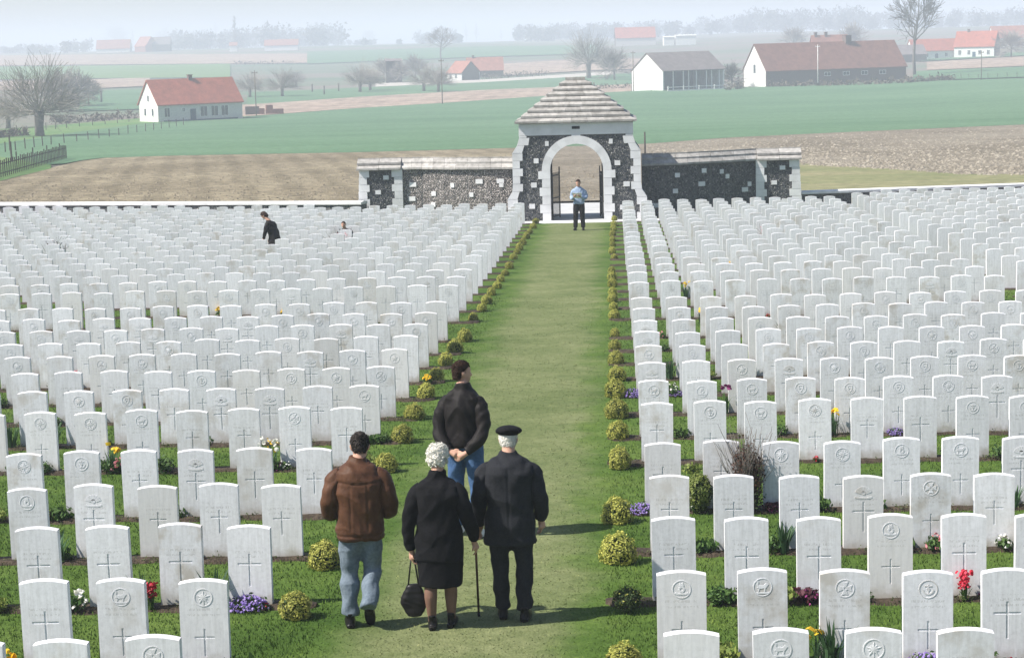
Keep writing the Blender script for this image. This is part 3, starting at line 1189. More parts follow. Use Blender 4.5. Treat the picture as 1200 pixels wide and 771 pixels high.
# white frieze under the eaves, arch ring, jambs, quoins
mb = MB()
mb.prism([(-HT - .03, 3.04), (HT + .03, 3.04), (HT + .03, 3.46), (-HT - .03, 3.46)], -0.05, GD + 0.05)
mb.build('frieze', m_white, gate)
mb = MB()
mb.box(-0.14, 0.14, -0.058, 0.0, 3.24, 3.34)
mb.build('vent_slot', m_iron, gate)
for k in range(13):    # voussoirs
    a0, a1 = PI * k / 13, PI * (k + 1) / 13
    mb = MB()
    ro = AR + 0.29
    pts = [(AR * math.cos(a0), SP + AR * math.sin(a0)), (ro * math.cos(a0), SP + ro * math.sin(a0)), (ro * math.cos((a0 + a1) / 2), SP + ro * math.sin((a0 + a1) / 2)),
           (ro * math.cos(a1), SP + ro * math.sin(a1)), (AR * math.cos(a1), SP + AR * math.sin(a1)), (AR * 0.997 * math.cos((a0 + a1) / 2), SP + AR * math.sin((a0 + a1) / 2))]
    if k == 6:
        pts[2] = (0, 3.06)
        pts[1] = (0.16, 3.05)
        pts[3] = (-0.16, 3.05)
    mb.prism(pts, -0.06 - 0.003 * (k % 2), 0.35)
    mb.build('voussoir', m_white, gate)
zq = 0.0
k = 0
while zq < SP - 0.02:
    hh = min(0.3, SP - zq)
    for s in (-1, 1):
        wdt = 0.29 if (k % 2 == 0) else 0.38
        if zq + hh > SP - 0.05:
            wdt = 0.42
        mb = MB()
        a, b = sorted((s * (AR - 0.004), s * (AR + wdt)))
        mb.box(a, b, -0.058 - 0.004 * (k % 2), 0.36, zq + 0.004, zq + hh - 0.004)
        mb.build('jamb_block', m_white, gate)
    zq += hh
    k += 1
zq = 0.0
k = 0
while zq < 3.03:
    hh = min(0.27, 3.035 - zq)
    for s in (-1, 1):
        wdt = 0.26 if k % 2 else 0.36
        w0, w1 = outer_w(zq), outer_w(zq + hh)
        pts = [(w0 + .02 - wdt - (w0 - w1) * 0.5, zq + .004), (w0 + 0.02, zq + .004), (w1 + 0.02, zq + hh - .004), (w1 + .02 - wdt, zq + hh - .004)]
        if s < 0:
            pts = [(-x, z) for x, z in reversed(pts)]
        mb = MB()
        mb.prism(pts, -0.05 - 0.004 * (k % 2), 0.4)
        mb.build('quoin', m_white, gate)
    zq += hh
    k += 1
for x, z, wd in ((-1.03, 2.75, .13), (1.22, 2.78, .13), (-1.42, 2.15, .17), (1.44, 2.02, .2), (-1.52, 1.3, .2), (1.75, 1.27, .22), (-1.6, .55, .2), (1.6, .45, .2)):
    mb = MB()
    mb.box(x - wd / 2, x + wd / 2, -0.045, 0.1, z - 0.085, z + 0.085)
    mb.build('inset_block', m_white, gate)


def gate_ok(a, h):
    x = a - HB
    if abs(x) > outer_w(h) - 0.22 or h > 3.02:
        return False
    if h < SP:
        return abs(x) > AR + 0.25
    return math.hypot(x, h - SP) > AR + 0.24


flints('flint_facing', (-HB, -0.004, 0.0), (1, 0, 0), (0, -1, 0), 2 * HB, 3.05, gate_ok, m_flint, gate, label='dark knapped flint facing')
mb = MB()
mb.box(-HB - .5, HB + .5, -1.05, -0.07, -0.15, 0.03)
mb.build('step', m_white, gate)
mb = MB()
mb.box(-AR - 0.2, AR + 0.2, -0.06, GD + 0.4, -0.2, 0.012)
mb.build('passage_floor', m_paving, gate)

# stepped roof of stone slabs
EH, AP = 3.46, 5.02
EW, ED = 2.09, GD / 2 + 0.14
TW = 0.30
NC = 8


def roof_slab(A0, A1, B1, B0, th, parent):
    """slab between lower edge A0-A1 and upper edge B0-B1"""
    v = [A0, A1, B1, B0]
    lo = [(p[0], p[1], p[2] - th) for p in v]
    mb = MB()
    mb.add(v + lo, [(0, 1, 2, 3), (7, 6, 5, 4), (0, 4, 5, 1), (1, 5, 6, 2), (2, 6, 7, 3), (3, 7, 4, 0)])
    return mb.build('roof_slab', m_roof_stone, parent)


cy = GD / 2
for c in range(NC):
    t0, t1 = c / NC, (c + 1) / NC
    w0, w1 = EW + (TW - EW) * t0, EW + (TW - EW) * t1
    d0, d1 = ED + (0.22 - ED) * t0, ED + (0.22 - ED) * t1
    z0, z1 = EH + (AP - 0.1 - EH) * t0 + 0.085, EH + (AP - 0.1 - EH) * t1 + 0.02
    lip = 0.055
    for side in range(4):
        if side in (0, 2):
            L0_, L1_, D0, D1 = w0 + lip, w1, d0 + lip, d1
        else:
            L0_, L1_, D0, D1 = d0 + lip, d1, w0 + lip, w1
        n = max(2, int(2 * L0_ / 0.56))
        cuts = [0] + [(k + (0.0 if c % 2 else 0.28) * (0 < k < n) + random.uniform(-.12, .12) * (0 < k < n)) / n for k in range(1, n)] + [1]
        for k in range(n):
            q = []
            gap = 0.004
            for t, L, D, z in ((cuts[k], L0_, D0, z0), (cuts[k + 1], L0_, D0, z0), (cuts[k + 1], L1_, D1, z1), (cuts[k], L1_, D1, z1)):
                off = gap if t in (cuts[k],) else -gap
                x = (2 * t - 1) * L + off
                y = -D
                for _ in range(side):
                    x, y = -y, x
                q.append((x, cy + y, z + random.uniform(-.006, .006)))
            roof_slab(q[0], q[1], q[2], q[3], 0.07, gate)
mb = MB()
mb.box(-TW - 0.05, TW + .05, cy - .27, cy + .27, AP - 0.10, AP)
mb.build('roof_cap', m_roof_stone, gate)
mb = MB()   # dark timber/mortar core under the slabs
mb.add([(-EW, cy - ED, EH), (EW, cy - ED, EH), (EW, cy + ED, EH), (-EW, cy + ED, EH), (-TW, cy - .2, AP - .12), (TW, cy - .2, AP - .12), (TW, cy + .2, AP - .12), (-TW, cy + .2, AP - .12)],
       [(3, 2, 1, 0), (0, 1, 5, 4), (1, 2, 6, 5), (2, 3, 7, 6), (3, 0, 4, 7), (4, 5, 6, 7)])
mb.build('roof_core', m_mortar, gate)

# iron gate leaves standing open
for s, ang in ((-1, 0.30), (1, 0.12)):
    leaf = empty('iron_gate', (GX + s * (AR - 0.04), GY + 0.45, GZ))
    leaf.rotation_euler = (0, 0, PI / 2 + s * ang)
    tag(leaf, f'black iron gate leaf standing open on the {"left" if s < 0 else "right"} of the arch', 'gate', 'iron gate leaves')
    mb = MB()
    for z in (0.1, 0.75, 1.55):
        mb.box(0, 0.85, -0.015, 0.015, z, z + 0.045)
    mb.box(-0.02, 0.03, -0.022, 0.022, 0.04, 1.98)
    mb.box(0.82, 0.86, -0.018, 0.018, 0.04, 1.85)
    mb.build('frame', m_iron, leaf)
    for k in range(7):
        mb = MB()
        mb.box(0.12 + 0.1 * k - .007, 0.12 + .1 * k + .007, -0.007, 0.007, 0.1, 1.68)
        mb.build('bar', m_iron, leaf)

# ---------------------------------------------------------------- curved wing walls
WH = 1.83


def wing(s):
    name = 'left' if s < 0 else 'right'
    root = empty('wing_wall', (GX, GY, GZ))
    tag(root, f'curved flint wing wall with stepped stone coping, {name} of the gatehouse', 'wall', 'gatehouse wing walls')
    pts = [(s * x, y) for x, y in ((2.30, 0.95), (3.1, 1.03), (3.95, 1.25), (4.8, 1.62), (5.65, 2.1), (6.5, 2.62))]
    if s < 0:
        pts[-1] = (-6.42, 2.3)
        pts = [(x, 0.95 + (y - 0.95) * 0.86) for x, y in pts]
    th = 0.55
    core = MB()
    for i in range(5):
        (x0, y0), (x1, y1) = pts[i], pts[i + 1]
        q = [(x0, y0), (x1, y1), (x1, y1 + th), (x0, y0 + th)]
        if s < 0:
            q = [q[1], q[0], q[3], q[2]]
        v = [(x, y, -0.3) for x, y in q] + [(x, y, WH) for x, y in q]
        core.add(v, [(3, 2, 1, 0), (4, 5, 6, 7), (0, 1, 5, 4), (1, 2, 6, 5), (2, 3, 7, 6), (3, 0, 4, 7)])
    core.build('core_wall', m_mortar, root)
    mat = m_flint_sunlit if s < 0 else m_flint  # left wing's sunlight is painted in; right wing keeps the darker flint
    for i in range(5):
        a, b = (pts[i], pts[i + 1]) if s > 0 else (pts[i + 1], pts[i])
        d = np.array([b[0] - a[0], b[1] - a[1], 0])
        L = np.linalg.norm(d)
        ux = d / L
        un = np.array([ux[1], -ux[0], 0])
        flints('flint_facing', (a[0], a[1] - 0.004, 0), ux, un, L, WH - 0.02, lambda a, h: True, mat, root)
        for k in range(random.choice([1, 2, 2])):
            t, z = random.uniform(.15, .85), random.uniform(0.35, 1.6)
            p = np.array([a[0], a[1], z]) + d * t + un * 0.04
            mb = MB()
            wd = random.choice([.15, .18, .26])
            st = mb.n
            mb.box(-wd / 2, wd / 2, 0, 0.1, -0.08, 0.08)
            mb.xf(st, Matrix.Translation(Vector(p)) @ Matrix.Rotation(math.atan2(d[1], d[0]), 4, 'Z'))
            mb.build('inset_block', m_white, root)
    # end pier
    px0, px1 = (pts[-1][0] - 0.02 * s), pts[-1][0] + s * 1.5
    py = pts[-1][1] - 0.12
    xa, xb = sorted((px0, px1))
    mb = MB()
    mb.box(xa, xb, py, py + 0.85, -0.3, WH + 0.03)
    mb.build('pier', m_mortar, root)
    flints('flint_facing', (xa, py - 0.004, 0), (1, 0, 0), (0, -1, 0), xb - xa, WH, lambda a, h: 0.18 < a < xb - xa - 0.18, m_flint, root)
    zq, k = 0.0, 0
    while zq < WH:
        hh = min(0.26, WH + 0.03 - zq)
        for e in (-1, 1):
            wd = (0.24 if k % 2 else 0.33)
            inner = (e > 0) == (s < 0)
            if inner:
                wd += 0.04
            flare = 0.10 * (1 - zq / WH) if not inner else 0.0
            x0, x1 = (xa - 0.02 - flare, xa + wd) if e < 0 else (xb - wd, xb + 0.02 + flare)
            mb = MB()
            mb.box(x0, x1, py - 0.05 - .004 * (k % 2), py + 0.5, zq + 0.004, zq + hh - 0.004)
            mb.build('quoin', m_white, root)
        zq += hh
        k += 1
    for fx, z in ((0.62, 1.55), (0.42, 1.02), (0.66, 0.35)):
        x = xa + fx * (xb - xa)
        mb = MB()
        mb.box(x - .1, x + .1, py - 0.04, py + 0.1, z - .075, z + .075)
        mb.build('inset_block', m_white, root)
    # coping: two stepped courses of slabs on the cemetery side, two behind
    ext = [(x, y) for x, y in pts] + [(px1 + s * 0.12, py + 0.12)]
    ext[-2] = (ext[-2][0], ext[-2][1] - 0.02)
    for i in range(6):
        (x0, y0), (x1, y1) = ext[i], ext[i + 1]
        if s < 0:
            x0, y0, x1, y1 = x1, y1, x0, y0
        n = 2
        pk = 0.14 if i == 5 else 0.0
        for k in range(n):
            t0, t1 = k / n + .004, (k + 1) / n - .004
            A = np.array([x0 + (x1 - x0) * t0, y0 + (y1 - y0) * t0])
            B = np.array([x0 + (x1 - x0) * t1, y0 + (y1 - y0) * t1])
            for lev in range(2):
                o0, o1 = -0.13 - pk + lev * 0.20, 0.12 + lev * 0.20
                za, zb = WH + 0.07 + 0.19 * lev, WH + 0.23 + 0.19 * lev
                j = random.uniform(-.006, .006)
                roof_slab((A[0], A[1] + o0, za + j), (B[0], B[1] + o0, za + j), (B[0], B[1] + o1, zb + j), (A[0], A[1] + o1, zb + j), 0.07, root)
                c = 0.55
                roof_slab((B[0], B[1] + c - o0, za + j), (A[0], A[1] + c - o0, za + j), (A[0], A[1] + c - o1 + .02, zb + j), (B[0], B[1] + c - o1 + .02, zb + j), 0.07, root)
    return root


wing(-1)
wing(1)

# ---------------------------------------------------------------- low boundary walls
def low_wall(a, b, h, label, fl=True):
    a, b = np.array(a, float), np.array(b, float)
    d = b - a
    L = np.linalg.norm(d)
    u = d / L
    nrm = np.array([u[1], -u[0]])
    za = -SLOPE * a[1]
    root = empty('boundary_wall', (a[0], a[1], za))
    tag(root, label, 'wall', 'low cemetery boundary walls')
    dz = -SLOPE * (b[1] - a[1])
    mb = MB()
    v = []
    for p, z in (((0, 0), 0), (d, dz)):
        for o in (0, -0.4):
            q = np.array(p) + nrm * o
            v += [(q[0], q[1], z - 0.3), (q[0], q[1], z + h)]
    mb.add(v, [(0, 1, 5, 4), (2, 6, 7, 3), (0, 2, 3, 1), (4, 5, 7, 6), (1, 3, 7, 5)])
    mb.build('core_wall', m_mortar, root)
    if fl:
        flints('flint_facing', (0, 0, 0.0), (u[0], u[1], dz / L), (nrm[0], nrm[1], 0), L, h, lambda a_, h_: True, m_flint, root, size=0.085)
    n = int(L / 0.9)
    for k in range(n):
        p0, p1 = d * (k / n) + u * .004, d * ((k + 1) / n) - u * .004
        z0, z1 = dz * k / n, dz * (k + 1) / n
        mb = MB()
        v = []
        for p, z in ((p0, z0), (p1, z1)):
            for o, zz in ((0.07, 0), (0.07, 0.085), (-0.2, 0.12), (-0.47, 0.085), (-0.47, 0)):
                q = p + nrm * o
                v.append((q[0], q[1], z + h + zz))
        mb.add(v, [(0, 1, 2, 3, 4), (9, 8, 7, 6, 5)] + [(i, 5 + i, 5 + (i + 1) % 5, (i + 1) % 5) for i in range(5)])
        mb.build('coping_stone', m_white, root)


low_wall((-42, 84.9), (-9.1, 73.6), 0.68, 'low white-coped boundary wall running left from the gatehouse')
low_wall((6.85, 75.2), (42, 84.0), 0.62, 'low white-coped boundary wall running right from the gatehouse')

# road outside the gate
mb = MB()
mb.add([(-9, 75.3, -SLOPE * 75.3 + .01), (6, 75.3, -SLOPE * 75.3 + .01), (9, 84, -SLOPE * 84 + .01), (-12, 84, -SLOPE * 84 + .01)], [(0, 1, 2, 3)])
tag(mb.build('pavement', m_paving), 'pale paved forecourt outside the cemetery gate', kind='structure')
# ================================================================== far buildings
def tiles(name, c, sc_=1.0):
    m, nt, b = new_mat(name)
    pos = coords(nt, 'Object')
    f = noise(nt, pos, 0.8, 5)
    f2 = noise(nt, pos, 6, 4, 0.7)
    r = ramp(nt, [(0.3, tuple(x * 0.78 for x in c)), (0.7, tuple(x * 1.18 for x in c))])
    nt.links.new(f, r.inputs[0])
    rr = ramp(nt, [(0.3, (0.75, 0.75, 0.75)), (0.7, (1.15, 1.15, 1.15))])
    nt.links.new(f2, rr.inputs[0])
    nt.links.new(mix(nt, r.outputs[0], rr.outputs[0], 1, 'MULTIPLY'), b.inputs['Base Color'])
    b.inputs['Roughness'].default_value = 0.9
    return m


m_tile_red = tiles('red_roof_tiles', (0.36, 0.115, 0.075))
m_tile_brown = tiles('brown_roof_tiles', (0.21, 0.095, 0.07))
m_tile_pink = tiles('faded_roof_tiles', (0.33, 0.15, 0.11))
m_roof_grey = tiles('grey_sheet_roof', (0.19, 0.16, 0.155))
m_white_wall = M('whitewash', [(0.3, (0.66, 0.65, 0.62)), (0.7, (0.80, 0.79, 0.76))], scale=1.2)
m_brick_pale = M('pale_brick', [(0.3, (0.50, 0.48, 0.45)), (0.7, (0.63, 0.61, 0.57))], scale=3, bmp=0.3)
m_brick_dark = M('dark_brick', [(0.3, (0.115, 0.08, 0.075)), (0.7, (0.17, 0.12, 0.105))], scale=3)
m_blue_dark = M('dark_teal_paint_and_shade', [(0.3, (0.004, 0.04, 0.07)), (0.7, (0.009, 0.075, 0.115))], scale=2)
m_glass = M('window_glass', [(0.3, (0.03, 0.045, 0.05)), (0.7, (0.07, 0.09, 0.10))], scale=2, rough=0.15, spec=0.5)
m_wood = M('weathered_wood', [(0.3, (0.09, 0.075, 0.06)), (0.7, (0.16, 0.135, 0.11))], scale=4)
m_wood_dark = M('dark_fence_wood', [(0.3, (0.035, 0.03, 0.026)), (0.7, (0.075, 0.065, 0.055))], scale=4)
m_brick_red = M('red_brick', [(0.3, (0.2, 0.08, 0.06)), (0.7, (0.3, 0.13, 0.1))], scale=3)


def house(name, label, px, py, L, D, wh, rh, rz, wall, roof, gable=None, windows=(), door=None, chim=(), category='building', verge=0.25, gable_windows=(), front_open=False):
    """front-left corner stands on the ground seen at (px, py); x along the front, y into the depth"""
    p = on_ground(px, py)
    root = empty(name, tuple(p), rz)
    tag(root, label, category)
    gable = gable or wall
    z0 = -1.5
    mb = MB()
    t = 0.3
    if not front_open:
        mb.box(0, L, 0, t, z0, wh)
        mb.build('wall', wall, root)
    mb = MB()
    mb.box(0, L, D - t, D, z0, wh)
    mb.build('rear_wall', wall, root)
    for x0, x1 in ((0.002, t), (L - t, L - .002)):
        mb = MB()
        pts = [(0, z0), (D, z0), (D, wh), (D / 2, rh), (0, wh)]
        v = [(x0, y, z) for y, z in pts] + [(x1, y, z) for y, z in pts]
        v = [(x, min(max(y, .004), D - .004), z) for x, y, z in v]
        mb.add(v, [(4, 3, 2, 1, 0), (5, 6, 7, 8, 9)] + [(i, (i + 1) % 5, 5 + (i + 1) % 5, 5 + i) for i in range(5)])
        mb.build('gable_wall', gable, root)
    rf = MB()
    ov, th = 0.35, 0.16
    k = (rh - wh) / (D / 2)
    v = []
    for x in (-verge, L + verge):
        v += [(x, -ov, wh - ov * k), (x, D / 2, rh), (x, D + ov, wh - ov * k), (x, D + ov, wh - ov * k + th), (x, D / 2, rh + th), (x, -ov, wh - ov * k + th)]
    rf.add(v, [(0, 1, 4, 5), (1, 2, 3, 4), (11, 10, 7, 6), (10, 9, 8, 7)] + [(0, 6, 7, 1), (1, 7, 8, 2), (3, 9, 10, 4), (4, 10, 11, 5), (2, 8, 9, 3), (5, 11, 6, 0)])
    ro = rf.build('roof', roof, root)
    for (cx, w_, h_) in chim:
        mb = MB()
        mb.box(cx - w_ / 2, cx + w_ / 2, D / 2 - w_ / 2, D / 2 + w_ / 2, rh - 0.4, rh + h_)
        mb.box(cx - w_ / 2 - .08, cx + w_ / 2 + .08, D / 2 - w_ / 2 - .08, D / 2 + w_ / 2 + .08, rh + h_, rh + h_ + 0.12)
        mb.build('chimney', m_brick_dark, ro)
    for (cx, cz, w_, h_) in windows:
        fr = MB()
        b = 0.09
        fr.box(cx - w_ / 2 - b, cx + w_ / 2 + b, -0.05, 0.05, cz - h_ / 2 - b, cz - h_ / 2)
        fr.box(cx - w_ / 2 - b, cx + w_ / 2 + b, -0.05, 0.05, cz + h_ / 2, cz + h_ / 2 + b)
        fr.box(cx - w_ / 2 - b, cx - w_ / 2, -0.05, 0.05, cz - h_ / 2, cz + h_ / 2)
        fr.box(cx + w_ / 2, cx + w_ / 2 + b, -0.05, 0.05, cz - h_ / 2, cz + h_ / 2)
        fr.box(cx - 0.03, cx + 0.03, -0.045, 0.05, cz - h_ / 2, cz + h_ / 2)
        wo = fr.build('window', m_white_wall, root)
        g = MB()
        g.box(cx - w_ / 2, cx + w_ / 2, -0.02, 0.02, cz - h_ / 2, cz + h_ / 2)
        g.build('pane', m_glass, wo)
    for (cy_, cz, w_, h_) in gable_windows:
        g = MB()
        g.box(-0.03, 0.06, cy_ - w_ / 2, cy_ + w_ / 2, cz - h_ / 2, cz + h_ / 2)
        wo = g.build('window', m_glass, root)
        g = MB()
        g.box(-0.09, 0.05, cy_ - w_ / 2 - .1, cy_ + w_ / 2 + .1, cz - h_ / 2 - .1, cz - h_ / 2)
        g.build('sill', m_white_wall, wo)
    if door:
        g = MB()
        g.box(door[0] - .55, door[0] + .55, -0.06, 0.03, 0, 2.2)
        do = g.build('door', m_blue_dark, root)
        g = MB()
        g.box(door[0] + .35, door[0] + .45, -0.12, -0.055, 1.0, 1.08)
        g.build('handle', m_iron, do)
    return root


h1 = house('farmhouse', 'white-gabled farmhouse with red tiled roof and teal door', 186, 144.5, 16.4, 7.6, 3.3, 7.3, math.radians(38), m_brick_pale, m_tile_red, m_white_wall,
           windows=[(1.7, 1.75, 1.0, 1.5), (4.9, 2.1, 0.5, 0.6), (8.8, 1.7, 1.3, 1.7), (10.9, 1.7, 1.3, 1.7), (12.9, 1.7, 1.3, 1.7)], door=(6.7,), chim=[(8.2, 0.7, 0.7)],
           gable_windows=[(2.2, 1.8, .7, 1.2), (5.2, 1.8, .7, 1.2), (3.8, 4.2, .6, 1.0)], category='house')
mb = MB()
mb.box(1.0, 15.4, -0.07, -0.01, -0.6, 0.35)
mb.build('plinth', m_blue_dark, h1)
h2 = house('open_shed', 'white-ended open shed with grey roof and dark bays', 777, 107.5, 17.6, 13.0, 4.8, 8.8, math.radians(33), m_white_wall, m_roof_grey, m_white_wall, front_open=True, category='shed')
mb = MB()
mb.box(0.3, 17.3, 12.3, 12.6, 0, 4.7)
mb.build('bay_shade', m_blue_dark, h2)  # dark sheet added at the back; its colour gives the bays their shade
for k in range(7):
    mb = MB()
    x = 3.0 + k * 2.2 + (0.7 if k % 3 == 1 else 0)
    mb.box(x - .1, x + .1, 0.05, .25, -1, 4.6)
    mb.build('post', m_white_wall, h2)
fe = empty('field_fence', tuple(on_ground(783, 108.3)), math.radians(30))
tag(fe, 'low white rail fence in front of the open shed', 'fence')
for k in range(5):
    mb = MB()
    mb.box(k * 4.2 - .09, k * 4.2 + .09, -.09, .09, -.5, 1.35)
    mb.build('post', m_white_wall, fe)
mb = MB()
mb.box(-0.2, 17, -.04, .04, 0.05, .45)
mb.build('rail', m_white_wall, fe)
mb = MB()
mb.box(-0.2, 17, -.04, .04, 1.0, 1.14)
mb.build('rail', m_white_wall, fe)
h3 = house('brick_barn', 'long dark brick barn with white gable and brown tiled roof', 898, 102, 39.5, 11, 3.9, 10.0, math.radians(26), m_brick_dark, m_tile_brown, m_white_wall,
           windows=[(17, 2.5, 1.7, .8), (22.3, 2.5, 1.7, .8), (27.5, 2.5, 1.7, .8), (32.7, 2.5, 1.7, .8)], chim=[(26, 1.6, 1.5)], gable_windows=[(5.5, 4.2, 1.0, 2.0)], category='barn')
h3b = house('farm_house', 'tile roofed house rising behind the brick barn', 957, 88, 11, 8, 4.5, 11.4, math.radians(15), m_brick_red, m_tile_pink, chim=[(1.2, .8, .9), (4.4, .8, .9)], category='house')
h4 = house('white_farm', 'long white farmhouse with red roof beyond the bare tree', 1070, 71.5, 20, 8, 3.4, 7.2, math.radians(10), m_white_wall, m_tile_red,
           windows=[(2, 1.8, .9, 1.2), (5, 1.8, .9, 1.2), (12, 1.8, .9, 1.2), (17, 1.8, .9, 1.2)], door=(8.5,), category='house')
h4b = house('white_farm', 'taller white farm wing with grey gable at the right end', 1118, 69, 14, 9, 4.2, 9.2, math.radians(-24), m_white_wall, m_tile_red, m_brick_dark,
            windows=[(2, 2, .9, 1.5), (5.2, 2, .9, 1.5), (9, 2, .9, 1.5), (12, 2, .9, 1.5)], door=(7,), chim=[(4, .8, .8)], category='house')
h4c = house('grey_barn', 'small grey-roofed barn to the left of the white farm', 1040, 75, 14, 8, 3.0, 6.0, math.radians(12), m_wood, m_roof_grey, category='barn')
h5 = house('tiled_cottage', 'low cottage with pink tiled roof among the pollards', 524, 95, 6.5, 9, 2.6, 6.2, math.radians(-38), m_white_wall, m_tile_pink, m_wood, windows=[(1.6, 1.4, .8, 1.2), (4, 1.4, .8, 1.2)], category='house')
h5b = house('farm_barn', 'long low barn with faded tiled roof behind the cottage', 548, 91, 12.5, 8, 2.4, 6.6, math.radians(6), m_wood, m_tile_pink, chim=[(2.2, .7, .8)], category='barn')
h6 = house('tower_shed', 'small dark square shed between the pollard trees', 453, 98, 5, 5, 7.0, 7.6, math.radians(8), m_wood_dark, m_roof_grey, category='shed')
h7 = house('far_farm', 'hazy farm with pink roof far off on the left', 113, 62.5, 24, 9, 3.0, 9.0, math.radians(3), m_white_wall, m_tile_pink, category='farm')
h7b = house('far_barn', 'hazy barn with orange gable beside the far left farm', 158, 61.5, 11, 12, 4, 10.5, math.radians(-35), m_brick_red, m_tile_pink, m_tile_pink, category='barn')
h7c = house('far_barn', 'dark hazy barn at the right of the far left farm', 176, 61, 14, 10, 5, 10, math.radians(5), m_wood_dark, m_roof_grey, category='barn')
h8 = house('far_barn', 'hazy pink-roofed barn on the plain behind the shed', 722, 54.5, 22, 12, 4.5, 10, math.radians(4), m_brick_pale, m_tile_red, m_wood_dark, category='barn')
h9 = house('white_store', 'hazy flat white store right of the pink-roofed barn', 792, 53.5, 11, 8, 5, 5.4, math.radians(4), m_white_wall, m_white_wall, category='store')
h9b = house('white_store', 'small white box building beside the pink-roofed barn', 778, 54, 5.5, 6, 4.5, 4.9, math.radians(4), m_white_wall, m_white_wall, category='store')
h10 = house('far_house', 'tiny white hazy house far off above the brick barn', 882, 33, 14, 9, 5, 10, 0.1, m_white_wall, m_white_wall, category='house')
h11 = house('far_house', 'pale pink hazy house at the right edge of the plain', 1165, 56, 18, 10, 4, 8.5, 0.1, m_brick_pale, m_tile_pink, category='house')
h12 = house('far_house', 'small white far house below the hazy poplars', 269, 61, 5, 6, 4, 6, 0.1, m_white_wall, m_tile_pink, category='house')
h13 = house('far_house', 'long hazy low shed left of the grey far wood', 310, 60, 22, 8, 3.5, 7, 0.05, m_white_wall, m_tile_pink, category='shed')

# low brick wall / rubble right of the farmhouse
p = on_ground(288, 136)
rb = empty('brick_stack', tuple(p), math.radians(18))
tag(rb, 'low red brick yard wall and stacks right of farmhouse', 'wall')
for x0, x1, h in ((0, 2.6, 2.0), (2.6, 3.6, 1.5), (3.9, 5.2, 2.2), (5.2, 7.2, 1.3)):
    mb = MB()
    mb.box(x0 + .01, x1 - .01, 0, 0.8 + .1 * random.random(), -0.6, h * .85)
    mb.build('stack', random.choice([m_brick_red, m_brick_dark]), rb)

# ---------------------------------------------------------------- poles
def pole(px, pytop, pybase, label, mat, arm=False, r=0.11):
    p = on_ground(px, pybase)
    d = np.linalg.norm(p[:2])
    h = (pybase - pytop) * d / FPX
    root = empty('utility_pole', tuple(p))
    tag(root, label, 'pole', 'poles standing in the fields')
    mb = MB()
    mb.tube([(0, 0, -.6), (0, 0, h)], [r, r * .7], 8)
    mb.build('shaft', mat, root, True)
    if r < .1:
        return
    mb = MB()
    mb.box(-0.55, 0.55, -.05, .05, h - .5, h - .38)
    for x in (-.45, 0, .45):
        mb.box(x - .04, x + .04, -.04, .04, h - .38, h - .2)
    mb.build('crossarm', mat, root)


pole(518.5, 70, 123, 'tall dark wooden pole beside the pollards left of the gatehouse', m_wood)
pole(300.5, 84, 137, 'dark wooden pole at the right end of the farmhouse', m_wood)
pole(742.5, 61, 108, 'dark wooden pole at the left corner of the open shed', m_wood)
pole(958.5, 54, 101, 'pale pole standing before the long brick barn', m_white_wall)
pole(1150, 61, 95, 'thin dark pole in the field at far right', m_wood)
pole(756, 155, 186, 'short dark post just behind the right wing wall', m_wood_dark, r=.07)

# ---------------------------------------------------------------- fences
pa, pb = on_ground(-12, 214), on_ground(78, 187)
fr = empty('paling_fence', tuple(pa))
tag(fr, 'leaning dark wooden paling fence at the left edge of the fields', 'fence')
d = pb - pa
L = np.linalg.norm(d[:2])
n = 46
for k in range(n):
    t = k / (n - 1)
    x, y = d[0] * t, d[1] * t
    z = float(T(pa[0] + x, pa[1] + y)) - pa[2]
    mb = MB()
    big = k % 9 == 4
    st = mb.n
    w_ = .11 if big else .085
    hgt = (1.5 if big else 1.2) + random.uniform(-.08, .08)
    mb.box(-w_, w_, -.03, .03, -.2, hgt)
    mb.xf(st, Matrix.Translation((x, y, z)) @ Matrix.Rotation(math.atan2(d[1], d[0]), 4, 'Z') @ Matrix.Rotation(random.uniform(-.08, .16), 4, 'Y'))
    mb.build('paling', m_wood_dark, fr)
for hz in (0.35, 0.95):
    mb = MB()
    mb.tube([(d[0] * t, d[1] * t, float(T(pa[0] + d[0] * t, pa[1] + d[1] * t)) - pa[2] + hz) for t in np.linspace(0, 1, 8)], [.035] * 8, 4)
    mb.build('rail', m_wood_dark, fr)


def post_fence(pts, label, n, h=1.2, r=.06):
    P = [on_ground(*q) for q in pts]
    root = empty('wire_fence', tuple(P[0]))
    tag(root, label, 'fence', 'post and wire fences')
    seg = np.linspace(0, len(P) - 1, n)
    tops = []
    for s in seg:
        i = min(int(s), len(P) - 2)
        q = P[i] + (P[i + 1] - P[i]) * (s - i)
        q[2] = float(T(q[0], q[1]))
        q = q - P[0]
        mb = MB()
        hh = h * random.uniform(.85, 1.15)
        mb.tube([(q[0], q[1], q[2] - .3), (q[0] + random.uniform(-.08, .08), q[1], q[2] + hh)], r, 5)
        mb.build('post', m_wood_dark, root)
        tops.append((q[0], q[1], q[2] + h * .75))
    mb = MB()
    mb.tube(tops, .012, 3)
    mb.build('wire', m_wood_dark, root)


post_fence([(-20, 184), (60, 171), (150, 158), (215, 148)], 'post and wire fence across the meadow before the farmhouse', 22)
post_fence([(-5, 160), (70, 152), (165, 143)], 'post and wire fence behind the big left willow', 14)
post_fence([(1075, 96), (1130, 93), (1215, 91)], 'row of fence posts right of the brick barn', 16)
post_fence([(14, 190), (12, 178)], 'two lone dark posts above the paling fence', 2, 1.6, .08)

